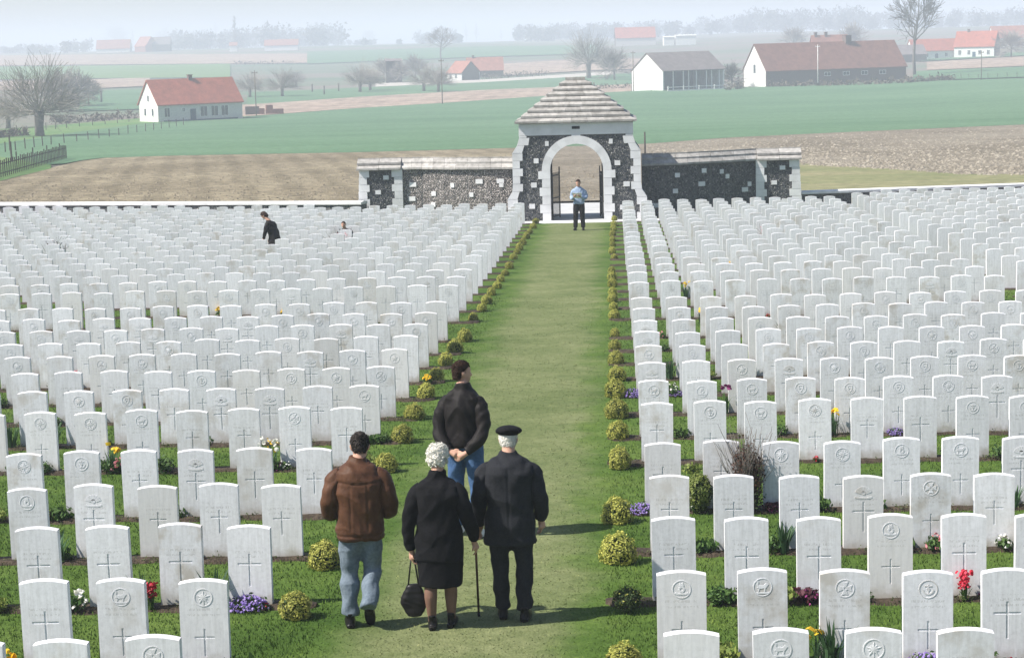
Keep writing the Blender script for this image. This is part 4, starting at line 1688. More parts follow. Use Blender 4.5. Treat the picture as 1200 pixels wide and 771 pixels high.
# ---------------------------------------------------------------- bare spring trees
m_bark = M('grey_bark', [(0.3, (0.10, 0.09, 0.08)), (0.7, (0.18, 0.16, 0.145))], scale=3)
m_twig = M('bare_twigs', [(0.3, (0.22, 0.195, 0.175)), (0.7, (0.32, 0.29, 0.255))], scale=1)
m_twig_green = M('budding_twigs', [(0.3, (0.105, 0.10, 0.06)), (0.7, (0.17, 0.16, 0.095))], scale=1)


def rdir(base, spread):
    v = np.array(base) + RNG.normal(0, spread, 3)
    return v / np.linalg.norm(v)


def grow(limb, twig, p, d, length, r, level, maxl, spread, up, kids, twr):
    """one branch with its children; thick wood goes to limb, thin wood to twig"""
    n = 4
    pts = [np.array(p)]
    dd = np.array(d)
    for i in range(n):
        dd = dd + RNG.normal(0, 0.10, 3) + np.array([0, 0, up])
        dd /= np.linalg.norm(dd)
        pts.append(pts[-1] + dd * length / n)
    rr = [r * (1 - 0.6 * i / n) for i in range(n + 1)]
    rr = [max(x, twr) for x in rr]
    (twig if level >= maxl - 1 else limb).tube(pts, rr, 5 if level == 0 else 4 if level < maxl - 1 else 3, cap=False)
    if level >= maxl:
        return
    for k in range(kids[level]):
        t = random.uniform(0.35, 1.0)
        i = min(int(t * n), n - 1)
        q = pts[i] + (pts[i + 1] - pts[i]) * (t * n - i)
        nd_ = rdir(dd, spread)
        grow(limb, twig, q, nd_, length * random.uniform(.5, .75), max(r * 0.5 * (1.1 - .4 * t), twr), level + 1, maxl, spread, up, kids, twr)


def tree_meshes(kind, H):
    limb, twig = MB(), MB()
    if kind == 'pollard':
        th = H * 0.38
        limb.tube([(0, 0, -.5), (0.05, 0, th * .4), (0, 0.05, th * .8), (0, 0, th)], [.09 * H * .62, .075 * H * .62, .085 * H * .62, .10 * H * .62], 8)
        for k in range(100):
            a = random.uniform(0, 2 * PI)
            e = math.acos(random.uniform(-0.1, 1))
            d = np.array([math.sin(e) * math.cos(a), math.sin(e) * math.sin(a), math.cos(e)])
            L = H * random.uniform(.36, .58) * (0.75 + .25 * d[2])
            grow(limb, twig, np.array([0, 0, th * random.uniform(.85, 1)]) + d * .05 * H, d, L, .005 * H, 1, 2, .42, .02, [0, 12, 0], .0017 * H)
    elif kind == 'stump':
        limb.tube([(0, 0, -.4), (0, 0, H * .7), (0.05, 0, H)], [.16 * H * .6, .12 * H * .6, .2 * H * .6], 7)
        for k in range(14):
            d = rdir((0, 0, .6), .6)
            grow(limb, twig, (0, 0, H * .95), d, H * .25, .03, 2, 2, .3, 0, [0, 0, 0], .03)
    elif kind == 'poplar':
        limb.tube([(0, 0, -.5), (0, 0, H)], [.018 * H, .005 * H], 5)
        for k in range(44):
            z = H * random.uniform(.15, .95)
            d = rdir((random.uniform(-.4, .4), random.uniform(-.4, .4), 1), .12)
            grow(limb, twig, (0, 0, z), d, H * .22 * (1.15 - z / H), .06, 1, 2, .2, .02, [0, 5, 0], .045)
    elif kind == 'round':
        th = H * .25
        limb.tube([(0, 0, -.5), (0, 0, th), (.1, 0, H * .6)], [.03 * H, .024 * H, .01 * H], 6)
        for k in range(52):
            d = rdir((0, 0, .55), .55)
            grow(limb, twig, (0, 0, H * random.uniform(.22, .6)), d, H * random.uniform(.3, .45), .009 * H, 1, 2, .42, .03, [0, 16, 0], .0040 * H)
    else:  # tall bare tree with open crown
        base = [(0, 0, -.5), (-.15, 0, H * .2), (-.05, 0, H * .4), (.25, 0, H * .56), (.5, 0.1, H * .72), (.6, 0, H * .95)]
        limb.tube(base, [.028 * H, .022 * H, .019 * H, .015 * H, .009 * H, .003 * H], 7)
        for k in range(22):
            t = random.uniform(.30, .95)
            i = min(int(t * 5), 4)
            q = np.array(base[i]) + (np.array(base[i + 1]) - np.array(base[i])) * (t * 5 - i)
            a = random.uniform(0, 2 * PI)
            d = np.array([math.cos(a), math.sin(a) * .8, .55])
            grow(limb, twig, q, d / np.linalg.norm(d), H * .42 * (1.15 - t) + .06 * H, .011 * H * (1.2 - t), 1, 3, .42, .05, [0, 5, 6, 0], .0026 * H)
    return limb, twig


TREE_PROTO = {}


def plant_tree(kind, px, pytop, pybase, label, group=None, twm=None, name='bare_tree', squash=1.0):
    p = on_ground(px, pybase)
    d = math.hypot(p[0], p[1])
    H = max(1.0, (pybase - pytop) * d / FPX)
    var = random.choice([0, 1])
    key = (kind, var, twm.name if twm else '')
    if key not in TREE_PROTO:
        limb, twig = tree_meshes(kind, 10.0)
        TREE_PROTO[key] = (limb.mesh('trunk', m_bark, True), twig.mesh('crown', twm or m_twig))
    root = empty(name, tuple(p), random.uniform(0, 6.28) if kind != 'tall' else 0)
    s = H / 10.0
    root.scale = (s * squash, s * squash, s)
    tag(root, label, 'tree', group)
    link_mesh('trunk', TREE_PROTO[key][0], root)
    link_mesh('crown', TREE_PROTO[key][1], root)


G1 = 'bare trees by the farmhouse'
plant_tree('pollard', 47, 82, 161, 'large bare willow with short trunk at the left edge', G1, m_twig, 'willow_tree', 1.35)
plant_tree('pollard', 10, 108, 152, 'small bare willow left of the large willow', G1, m_twig, 'willow_tree', 1.3)
plant_tree('round', 72, 84, 131, 'grey bushy bare tree just right of the large willow', G1, m_twig, squash=1.2)
plant_tree('round', 92, 86, 126, 'grey bushy bare tree, second right of the large willow', G1, m_twig, squash=1.2)
plant_tree('round', 104, 92, 124, 'small bare tree nearest the farmhouse gable in the left clump', G1, m_twig, squash=1.1)
plant_tree('stump', 119, 107, 121, 'little pollard stump right of the left clump', G1, name='pollard_stump')
G2 = 'pollard trees in the pasture'
for x, t, b, lab in ((293, 86, 115, 'round pollard by the dark pole right of the farmhouse'), (331, 83, 114, 'broad round pollard, second right of the farmhouse'), (347, 84, 102, 'small hazy pollard behind the broad pollard'),
                     (422, 77, 109, 'round pollard left of the small dark shed'), (434, 80, 107, 'round pollard touching the small dark shed'), (497, 78, 108, 'round pollard at the left of the tall dark pole'),
                     (514, 80, 109, 'pollard directly behind the tall dark pole')):
    plant_tree('pollard', x, t, b, lab, G2, name='pollard_tree', squash=1.25)
for x, t, b, lab in ((366, 99, 109, 'first small pollard stump right of the broad pollard'), (380, 101, 112, 'second small pollard stump in the pasture'), (397, 98, 108, 'third small pollard stump in the pasture')):
    plant_tree('stump', x, t, b, lab, G2, name='pollard_stump')
plant_tree('pollard', 690, 40, 93, 'big round bare tree behind the gatehouse roof', None, m_twig, 'willow_tree', 1.05)
plant_tree('round', 858, 76, 103, 'dark bush between the open shed and the brick barn', None, m_bark, 'hedge_bush', 1.1)
plant_tree('tall', 1072, -6, 89, 'tall bare tree leaning at the right end of the brick barn', None, m_bark, 'bare_tree', .82)
plant_tree('tall', 517, 33, 72, 'slender hazy bare tree above the tall dark pole', None, m_twig)
for k, (x, t, b, lab) in enumerate(((137, 24, 55, 'hazy tall bare tree left above the far farm'), (156, 30, 56, 'hazy thin tree above the far farm roof'), (193, 30, 56, 'hazy tree right of the far farm'), (216, 40, 58, 'hazy low tree right of the far farm'),
                        (253, 22, 55, 'tall hazy poplar, left of two above the plain'), (276, 20, 57, 'tall hazy poplar, right of two above the plain'), (546, 14, 37, 'hazy poplar, left of the pair in the middle distance'),
                        (558, 13, 37, 'hazy poplar, right of the pair in the middle distance'), (587, 22, 37, 'round hazy tree right of the poplar pair'), (432, 32, 50, 'round dark hazy tree on the far lane'))):
    plant_tree('poplar' if 'poplar' in lab or 'thin' in lab else 'round', x, t, b, lab, 'hazy trees far across the plain', m_twig)
for x, t, b, lab in ((1000, 30, 62, 'hazy bare tree above the right half of the brick barn'), (930, 34, 60, 'hazy bare tree above the left half of the brick barn'), (1185, 38, 68, 'hazy round tree at the right edge'),
                     (470, 74, 98, 'small bare tree behind the small dark shed'), (450, 70, 97, 'bare tree left behind the small dark shed'), (487, 66, 92, 'hazy bare tree behind the pollards near the cottage'), (720, 60, 95, 'smaller bare tree right of the big round tree')):
    plant_tree('round', x, t, b, lab, 'bare trees in the middle distance', m_twig, squash=1.25)
m_hedge = leaf_mat('bare_hedge', (0.075, 0.06, 0.045), (0.14, 0.115, 0.085), 0.1)
m_wood_far = leaf_mat('far_wood_foliage', (0.06, 0.065, 0.055), (0.11, 0.11, 0.09), 0.1)


def hedge(pts, h, wdt, label, density=26, mat=None):
    P = [on_ground(*q) for q in pts]
    o0 = P[0]
    V = []
    for a, b in zip(P[:-1], P[1:]):
        L = np.linalg.norm((b - a)[:2])
        n = int(L * density)
        t = RNG.random(n)
        hz = RNG.random(n) ** .7
        prof = h * (0.75 + .25 * np.sin(t * L * 1.7))
        c = a[None, :] + (b - a)[None, :] * t[:, None] + np.stack([RNG.normal(0, wdt / 3, n), RNG.normal(0, wdt / 3, n), hz * prof], 1) - o0
        s = 0.22 * (0.5 + RNG.random((n, 1, 1)))
        V.append((c[:, None, :] + RNG.normal(0, 1, (n, 3, 3)) * s).reshape(-1, 3))
    V = np.concatenate(V)
    me = np_mesh('hedge', V, np.arange(len(V)).reshape(-1, 3), mat or m_hedge)
    o = link_mesh('hedge', me)
    o.location = tuple(o0)
    tag(o, label, 'hedge', kind='stuff')


hedge([(60, 146), (110, 143), (160, 139)], 1.6, 1.2, 'brown leafless hedge left of the farmhouse gable')
hedge([(-10, 164), (30, 160)], 1.2, 1.0, 'low brown brushwood under the large willow')
hedge([(900, 103), (1000, 101), (1060, 98.5), (1117, 94.5)], 1.5, 1.0, 'low brown hedge running right from the brick barn', 40)
hedge([(850, 107), (862, 106), (868, 105)], 1.8, 1.2, 'dark scrub right of the open shed')
hedge([(565, 94), (600, 91), (640, 89)], 2.0, 2.5, 'dark hedge trailing right from the tiled cottage', 18)
hedge([(275, 76), (320, 76), (345, 75)], 2.0, 1.2, 'row of hazy hedge bushes on the plain', 9)
hedge([(690, 106), (738, 104)], 1.5, 1.0, 'reddish brown hedge left of the open shed', 18)


def far_wood():
    """hazy woods along the horizon, read as one mass"""
    spec = [(-20, 60, 52, 62, 60), (60, 110, 46, 60, 14), (195, 270, 36, 58, 60), (270, 400, 28, 56, 110), (395, 470, 44, 50, 14), (490, 540, 26, 40, 30), (605, 700, 28, 46, 90), (690, 770, 26, 44, 60),
            (760, 880, 26, 46, 60), (870, 1010, 22, 50, 110), (1000, 1120, 18, 40, 60), (1110, 1230, 14, 36, 60)]
    V = []
    for x0, x1, yt, yb, n in spec:
        for k in range(n):
            px = random.uniform(x0, x1)
            d = random.uniform(1700, 2700)
            q = at_dist(px, yb, d)
            gz = float(T(q[0], q[1]))
            H = (yb - yt) * d / FPX * random.uniform(.45, 1.1)
            H = max(5, min(H, 26))
            n2 = 110
            c = RNG.normal(0, 1, (n2, 3))
            c /= np.linalg.norm(c, axis=1)[:, None]
            c *= (RNG.random((n2, 1)) ** .4)
            c = c * np.array([H * .42, H * .42, H * .48]) + np.array([q[0], q[1], gz + H * .52])
            V.append((c[:, None, :] + RNG.normal(0, 1.2, (n2, 3, 3))).reshape(-1, 3))
            tr = np.array([[[-.2, 0, 0], [.2, 0, 0], [0, 0, H * .5]]]) + np.array([q[0], q[1], gz])
            V.append(tr.reshape(-1, 3))
    V = np.concatenate(V)
    o = link_mesh('far_wood', np_mesh('far_wood', V, np.arange(len(V)).reshape(-1, 3), m_wood_far))
    tag(o, 'hazy blue-grey woods along the horizon', 'woods', kind='stuff')


far_wood()
# ================================================================== shrubs and flowers
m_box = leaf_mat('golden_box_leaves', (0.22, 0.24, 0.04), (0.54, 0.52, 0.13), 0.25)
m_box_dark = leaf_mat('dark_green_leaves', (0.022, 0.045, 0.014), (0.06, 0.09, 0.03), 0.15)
m_green = leaf_mat('fresh_green_leaves', (0.035, 0.085, 0.018), (0.10, 0.17, 0.045), 0.25)
m_lime = leaf_mat('lime_leaves', (0.12, 0.17, 0.035), (0.26, 0.30, 0.075), 0.25)
m_blue_leaf = leaf_mat('bluish_strap_leaves', (0.035, 0.085, 0.035), (0.085, 0.16, 0.07), 0.25)
m_burg = leaf_mat('burgundy_leaves', (0.045, 0.012, 0.02), (0.11, 0.03, 0.045), 0.2)
m_redtwig = leaf_mat('reddish_shrub_leaves', (0.04, 0.018, 0.013), (0.115, 0.055, 0.033), 0.15)
m_yellow = leaf_mat('yellow_petals', (0.85, 0.50, 0.02), (0.90, 0.66, 0.05), 0.3)
m_whitep = leaf_mat('white_petals', (0.75, 0.72, 0.66), (0.85, 0.84, 0.80), 0.3)
m_purple = leaf_mat('purple_petals', (0.20, 0.13, 0.42), (0.42, 0.32, 0.62), 0.3)
m_redp = leaf_mat('red_petals', (0.55, 0.015, 0.04), (0.70, 0.08, 0.13), 0.3)
m_pinkp = leaf_mat('pink_petals', (0.60, 0.16, 0.22), (0.75, 0.35, 0.38), 0.3)
m_magenta = leaf_mat('magenta_petals', (0.22, 0.02, 0.13), (0.38, 0.06, 0.24), 0.3)


def leaf_cloud(n, centre, rad, size, shell=0.5, flat=1.0, zmin=None, tang=0.5):
    """many small folded leaves spread through an ellipsoid"""
    d = RNG.normal(0, 1, (n, 3))
    d /= np.linalg.norm(d, axis=1)[:, None]
    rr = (shell + (1 - shell) * RNG.random((n, 1)))
    ph = random.uniform(0, 6)
    lump = 1 + 0.11 * np.sin(d[:, :1] * 7 + ph) * np.cos(d[:, 2:] * 6 + ph) + 0.07 * np.sin(d[:, 1:2] * 11 + ph)
    c = np.asarray(centre) + d * rr * lump * np.asarray(rad)
    if zmin is not None:
        c[:, 2] = np.maximum(c[:, 2], zmin)
    t = RNG.normal(0, 1, (n, 3))
    t = t - d * (t * d).sum(1)[:, None] * tang
    t /= np.linalg.norm(t, axis=1)[:, None]
    b = np.cross(t, RNG.normal(0, 1, (n, 3)) * (1.02 - tang) + d * tang)
    b /= np.linalg.norm(b, axis=1)[:, None] + 1e-9
    s = size * (0.6 + 0.8 * RNG.random((n, 1)))
    V = np.stack([c - t * s, c + b * s * .55, c + t * s, c - b * s * .55], 1).reshape(-1, 3)
    return V, np.arange(4 * n).reshape(-1, 4)


def straps(n, h, spread, wd, r0=0.05):
    """arching strap leaves"""
    V, F = [], []
    for k in range(n):
        a = random.uniform(0, 2 * PI)
        b0 = np.array([math.cos(a), math.sin(a), 0]) * r0 * random.random()
        out = spread * random.uniform(.15, 1)
        hh = h * random.uniform(.6, 1.1)
        d = np.array([math.cos(a), math.sin(a), 0])
        sd_ = np.array([-math.sin(a), math.cos(a), 0]) * wd
        i = len(V)
        for t, wf in ((0, .8), (.4, 1), (.75, .8), (1, .05)):
            p = b0 + d * out * t * t + np.array([0, 0, hh * (t - .18 * t * t * (out / max(spread, .01)))])
            V += [p - sd_ * wf, p + sd_ * wf]
        for q in range(3):
            F.append((i + 2 * q, i + 2 * q + 1, i + 2 * q + 3, i + 2 * q + 2))
    return np.array(V), np.array(F)


def blossoms(n, pos_fn, size, up=0.4):
    """small flower heads: a fan of four petals and a cup"""
    V, F = [], []
    for k in range(n):
        c = np.asarray(pos_fn(k), float)
        d = RNG.normal(0, 1, 3) * .7 + np.array([0, -.5, up + .3])
        d /= np.linalg.norm(d)
        x = np.cross(d, [0.3, .2, 1])
        x /= np.linalg.norm(x)
        y = np.cross(d, x)
        s = size * random.uniform(.7, 1.2)
        i = len(V)
        V += [c + d * s * .7]
        for q in range(6):
            a = q * PI / 3
            V.append(c + (x * math.cos(a) + y * math.sin(a)) * s + d * s * (.25 if q % 2 else -.1))
        for q in range(6):
            F.append((i, i + 1 + q, i + 1 + (q + 1) % 6))
    return np.array(V), np.array(F)


PLANT = {}


def plant_parts(kind, var):
    key = (kind, var)
    if key in PLANT:
        return PLANT[key]
    parts = []

    def add(name, vf, mat):
        parts.append((name, np_mesh(name, vf[0], vf[1], mat)))

    def dome(rx, rz, z0=0.0):
        def f(k):
            d = RNG.normal(0, 1, 3)
            d /= np.linalg.norm(d)
            d[2] = abs(d[2])
            return d * np.array([rx, rx * .8, rz]) * (.85 + .2 * random.random()) + np.array([0, 0, z0])
        return f
    if kind == 'box':
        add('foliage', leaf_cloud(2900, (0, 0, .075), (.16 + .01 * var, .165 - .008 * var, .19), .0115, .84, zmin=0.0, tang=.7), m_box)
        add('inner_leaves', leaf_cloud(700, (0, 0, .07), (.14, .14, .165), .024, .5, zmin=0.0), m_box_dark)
        mb = MB()
        for k in range(5):
            a = k * 1.25
            mb.tube([(0, 0, -.03), (.05 * math.cos(a), .05 * math.sin(a), .16)], [.009, .004], 4)
        parts.append(('stem', mb.mesh('stem', m_bark)))
    elif kind == 'darkbox':
        add('foliage', leaf_cloud(1300, (0, 0, .125), (.155, .145, .13), .015, .6, zmin=0.0), m_box_dark)
        add('tips', leaf_cloud(160, (0, 0, .15), (.15, .14, .125), .012, .95, zmin=0.02), m_box)
    elif kind == 'purple':
        add('foliage', leaf_cloud(300, (0, 0, .03), (.17, .12, .07), .016, .4, zmin=0.0), m_green)
        add('flowers', blossoms(190, dome(.17, .095), .0125), m_purple)
    elif kind == 'strap':
        add('leaves', straps(34, .27, .13, .009), m_blue_leaf)
    elif kind == 'daffodil':
        add('leaves', straps(30, .27, .10, .007, .06), m_blue_leaf)
        add('flowers', blossoms(7, lambda k: (random.uniform(-.08, .08), random.uniform(-.05, .05), random.uniform(.22, .31)), .034), m_yellow)
    elif kind == 'pale_daffodil':
        add('leaves', straps(36, .30, .12, .007, .08), m_blue_leaf)
        add('flowers', blossoms(14, lambda k: (random.uniform(-.12, .12), random.uniform(-.06, .06), random.uniform(.24, .36)), .032), m_whitep)
        add('trumpets', blossoms(9, lambda k: (random.uniform(-.10, .12), random.uniform(-.08, .03), random.uniform(.20, .34)), .026), m_yellow)
    elif kind == 'yellow_low':
        add('foliage', leaf_cloud(140, (0, 0, .05), (.10, .08, .06), .02, .3, zmin=0.0), m_green)
        add('flowers', blossoms(34, dome(.09, .12, .03), .02), m_yellow)
    elif kind == 'hyacinth':
        add('leaves', straps(12, .16, .08, .011, .03), m_green)
        add('flower_spike', blossoms(60, lambda k: (random.gauss(0, .024), random.gauss(0, .024), .09 + .13 * random.random()), .017), m_redp)
    elif kind == 'red_low':
        add('foliage', leaf_cloud(90, (0, 0, .03), (.08, .07, .035), .018, .3, zmin=0.0), m_green)
        add('flowers', blossoms(16, dome(.06, .07, .02), .019), m_redp)
    elif kind == 'pink_low':
        add('foliage', leaf_cloud(110, (0, 0, .05), (.09, .07, .05), .02, .3, zmin=0.0), m_green)
        add('flowers', blossoms(16, dome(.07, .10, .03), .016), m_pinkp)
    elif kind == 'burgundy':
        add('leaves', leaf_cloud(210, (0, 0, .05), (.13, .09, .06), .024, .3, zmin=0.0), m_burg)
        add('flowers', blossoms(20, dome(.12, .085), .016), m_magenta)
    elif kind == 'tulip':
        add('leaves', straps(14, .24, .10, .018, .04), m_green)
        add('flowers', blossoms(9, lambda k: (random.uniform(-.07, .07), random.uniform(-.05, .05), random.uniform(.27, .34)), .028, .8), m_magenta)
    elif kind == 'rosette':
        add('leaves', leaf_cloud(190, (0, 0, .04), (.13, .09, .055), .024, .3, zmin=0.0), m_green)
    elif kind == 'herb':
        add('leaves', leaf_cloud(260, (0, 0, .06), (.12, .09, .075), .018, .3, zmin=0.0), m_lime if var % 2 else m_green)
    elif kind == 'white_low':
        add('foliage', leaf_cloud(130, (0, 0, .05), (.10, .08, .06), .02, .3, zmin=0.0), m_green)
        add('flowers', blossoms(18, dome(.08, .10, .03), .016), m_whitep)
    elif kind == 'twiggy':
        mb = MB()
        for k in range(9):
            a = random.uniform(0, 2 * PI)
            d = rdir((math.cos(a) * .5, math.sin(a) * .5, 1), .15)
            grow(mb, mb, (0, 0, -.02), d, random.uniform(.3, .5), .007, 1, 2, .4, .02, [0, 4, 0], .0035)
        parts.append(('branches', mb.mesh('branches', m_twig)))
        add('buds', leaf_cloud(80, (0, 0, .38), (.22, .16, .2), .016, .2, zmin=0.05), m_pinkp if var == 0 else m_redtwig)
    elif kind == 'tall_shrub':
        mb = MB()
        for k in range(34):
            a = random.uniform(0, 2 * PI)
            d = rdir((math.cos(a) * .16, math.sin(a) * .16, 1), .07)
            grow(mb, mb, (math.cos(a) * .06, math.sin(a) * .06, -.02), d, random.uniform(.45, .66), .006, 1, 2, .16, .04, [0, 7, 0], .0026)
        parts.append(('branches', mb.mesh('branches', m_bark)))
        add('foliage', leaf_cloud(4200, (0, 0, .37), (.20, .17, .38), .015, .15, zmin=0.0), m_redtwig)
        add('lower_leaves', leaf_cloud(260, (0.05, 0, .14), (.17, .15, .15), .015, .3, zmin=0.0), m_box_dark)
    elif kind == 'conifer':
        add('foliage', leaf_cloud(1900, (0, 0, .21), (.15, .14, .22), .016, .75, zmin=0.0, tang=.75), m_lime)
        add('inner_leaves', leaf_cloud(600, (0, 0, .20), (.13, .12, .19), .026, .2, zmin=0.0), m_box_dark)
    PLANT[key] = parts
    return parts


def put_plant(kind, x, y, name, label, cat, group, scale=1.0, squash=(1, 1), dz=0.02):
    root = empty(name, (x, y, -SLOPE * y + dz), random.uniform(-.6, .6) if kind in ('purple', 'burgundy', 'rosette') else random.uniform(0, 6.28))
    root.scale = (scale * squash[0], scale * squash[0], scale * squash[1])
    tag(root, label, cat, group)
    for nm, me in plant_parts(kind, random.choice([0, 1, 2])):
        c = link_mesh(nm, me, root)
        if nm not in ('stem', 'branches'):
            c['kind'] = 'stuff'
    return root


# clipped golden shrubs along both edges of the path, one at the end of each row
cnt = {'left': 0, 'right': 0}
BOXES = {'left': [(347, 722, .95), (382, 664, .95), (453, 552, .85), (472, 518, .85), (486, 491, .85), (500, 467, .85), (512, 446, .85), (523, 428, .8), (534, 413, .85), (545, 400, .85), (555, 376, .85), (565, 365, .85),
                  (571, 356, .85), (576, 346, .85), (583, 338, .85), (587, 330, .85), (592, 323, .85), (597, 315, .85), (602, 304, .85), (606, 298, .85), (609, 293, .85), (613, 287, .85), (617, 280, .85), (621, 274, .85), (625, 268, .85), (628, 262, .85)],
         'right': [(731, 783, .95), (736, 716, .95), (724, 658, 1.0), (723, 611, .95), (726, 548, .98), (724, 514, .92), (722.5, 489, .9), (721.6, 465, .92), (723.5, 446, .88), (722, 427, .9), (720.5, 410, .86), (720.5, 395, .85),
                   (720, 374, .85), (719, 363, .85), (718, 354, .85), (718, 346, .85), (718, 336, .85), (717.5, 328, .85), (717, 321, .85), (720, 304, .8), (717.5, 297, .85), (718, 289, .85), (718, 283, .85), (718, 277, .85), (719, 271, .85), (719.5, 265, .85), (720, 259, .85)]}
for side, lst in BOXES.items():
    for i, (px, py, s) in enumerate(lst):
        p = on_ground(px, py)
        kind = 'darkbox' if (side == 'right' and i == 1) else 'box'
        word = 'dark green' if kind == 'darkbox' else 'golden'
        put_plant(kind, p[0], p[1] - 0.05, 'clipped_shrub', f'round clipped {word} shrub, {ORD[i]} from the front along the {side} edge of path', 'shrub', 'clipped shrubs along the path', s * random.uniform(.86, 1.1) * (1 if i < 10 else .8),
                  (random.uniform(.95, 1.08), random.uniform(.9, 1.05)))

# flowers that can be picked out in the photograph
FL = [('purple', 290, 716, 'purple flowering mound beside the second golden shrub from front, left', 1.15), ('red_low', 312, 714, 'small red blooms at the edge of the purple mound', .6),
      ('hyacinth', 178, 727, 'red hyacinth between the front left headstones', 1.1), ('daffodil', 132, 540, 'yellow daffodil clump between headstones on the left', 1.15),
      ('pale_daffodil', 317, 545, 'white and yellow daffodils behind the brown-jacketed man', 1.1), ('burgundy', 322, 553, 'burgundy leaved plant below the white daffodils', 1.0), ('white_low', 334, 549, 'white flowers right of the burgundy plant', .9),
      ('strap', 70, 674, 'dark strap leaved clump at the left front', 1.25), ('yellow_low', 53, 612, 'yellow flowers at the left edge, fourth row', .9), ('herb', 52, 556, 'leafy green herb at the far left, fifth row', 1.1), ('herb', 126, 552, 'lime green herb between left headstones', 1.3),
      ('rosette', 442, 523, 'low green ground cover beside the black-jacketed man', 1.2), ('rosette', 425, 520, 'low green leaves next to the inner left headstone', 1.1),
      ('yellow_low', 260, 366, 'yellow flower patch in the middle left rows', 1.5), ('yellow_low', 223, 364, 'small yellow patch left of the larger one', 1.0), ('yellow_low', 413, 366, 'bright yellow patch near the path on the left', 1.6), ('yellow_low', 366, 356, 'little yellow patch in the left rows', 1.1),
      ('red_low', 38, 422, 'tiny red bloom at the far left edge', .8), ('red_low', 91, 436, 'tiny red blooms in the ninth left row', .9), ('yellow_low', 6, 338, 'yellow flowers at the left picture edge', 1.2), ('pink_low', 336, 468, 'pink blooms low in the left rows', .8),
      ('yellow_low', 333, 367, 'pale yellow blooms between distant left headstones', .9), ('yellow_low', 508, 352, 'orange-yellow flower near the path, far left rows', .6), ('twiggy', 65, 312, 'leafless rose twigs above distant left headstones', 1.5), ('twiggy', 403, 300, 'leafless rose in the far left rows', 1.3),
      ('strap', 918, 655, 'dark green strap leaved clump between right headstones', 1.2), ('rosette', 850, 712, 'dark leaved plant with seed head by the third right row', 1.3), ('burgundy', 946, 712, 'purple leaved primula clump in the second right row', 1.15),
      ('purple', 752, 607, 'lilac flowering mound right of a golden shrub', 1.0), ('purple', 742, 471, 'lilac flower mat beside the right path edge', 1.1), ('purple', 793, 466, 'small violet mat between two right headstones', .7), ('tulip', 850, 490, 'burgundy tulips above right headstones', 1.25),
      ('burgundy', 905, 611, 'magenta flowers right of the tall reddish shrub', .9), ('hyacinth', 1130, 716, 'crimson hyacinth in the second right row', 1.15), ('daffodil', 978, 505, 'yellow daffodils between right headstones', 1.15), ('daffodil', 822, 380, 'green daffodil clump in right rows', 1.0),
      ('white_low', 1176, 655, 'white flowered clump near the right edge', 1.1), ('pink_low', 1095, 655, 'leafy clump with pinkish stems in third right row', 1.4), ('strap', 975, 783, 'strap leaved clump at the bottom edge on the right', 1.5), ('daffodil', 958, 770, 'yellow daffodil at the bottom edge on the right', 1.0),
      ('purple', 1086, 782, 'lavender flowers at the bottom edge', 1.0), ('red_low', 873, 776, 'small red poppy token at the bottom edge', .6), ('red_low', 1186, 778, 'small pinkish red token in the bottom right corner', .7), ('red_low', 956, 546, 'red token on soil by the fifth right row', .7),
      ('tall_shrub', 877, 598, 'tall reddish brown twiggy shrub among right headstones', 1.0), ('conifer', 820, 603, 'rounded lime green conifer left of the tall reddish shrub', 1.0), ('herb', 812, 560, 'low lime herb behind the conifer', 1.3), ('yellow_low', 852, 318, 'yellow bloom in the far right rows', 1.3),
      ('daffodil', 803, 352, 'daffodils near the second right column', 1.2), ('twiggy', 897, 292, 'leafless rose in far right rows', 1.1), ('pink_low', 776, 398, 'pale pink blooms by second right column', 1.0), ('strap', 916, 396, 'green leaf clump in tenth right row', 1.1), ('purple', 926, 418, 'violet speck of flowers in the right rows', .5),
      ('red_low', 900, 372, 'orange-red blooms in the right rows', .7), ('herb', 1046, 552, 'leafy green herb in fifth right row', 1.0), ('purple', 1050, 512, 'white and lilac flowers at right headstones', .8), ('strap', 1010, 510, 'short green clump at right headstones', .8), ('rosette', 1090, 610, 'leafy plant in the fourth right row', 1.1), ('strap', 1190, 612, 'strap leaves at the right edge', .9)]
for kind, px, py, label, s in FL:
    p = on_ground(px, py)
    # stand in the nearest bed
    nm = {'tall_shrub': 'shrub', 'conifer': 'conifer_shrub', 'twiggy': 'rose_bush', 'rosette': 'leafy_plant', 'herb': 'herb_plant', 'strap': 'leafy_plant', 'box': 'shrub'}.get(kind, 'flower_clump')
    yb = min(ROWS, key=lambda r: abs(r - p[1]))
    y = yb - 0.13 if abs(yb - p[1]) < 0.9 else p[1]
    x = p[0] * y / p[1]
    put_plant(kind, x, y, nm, label, 'shrub' if kind in ('tall_shrub', 'conifer', 'twiggy') else 'plant' if nm != 'flower_clump' else 'flowers', None, s)

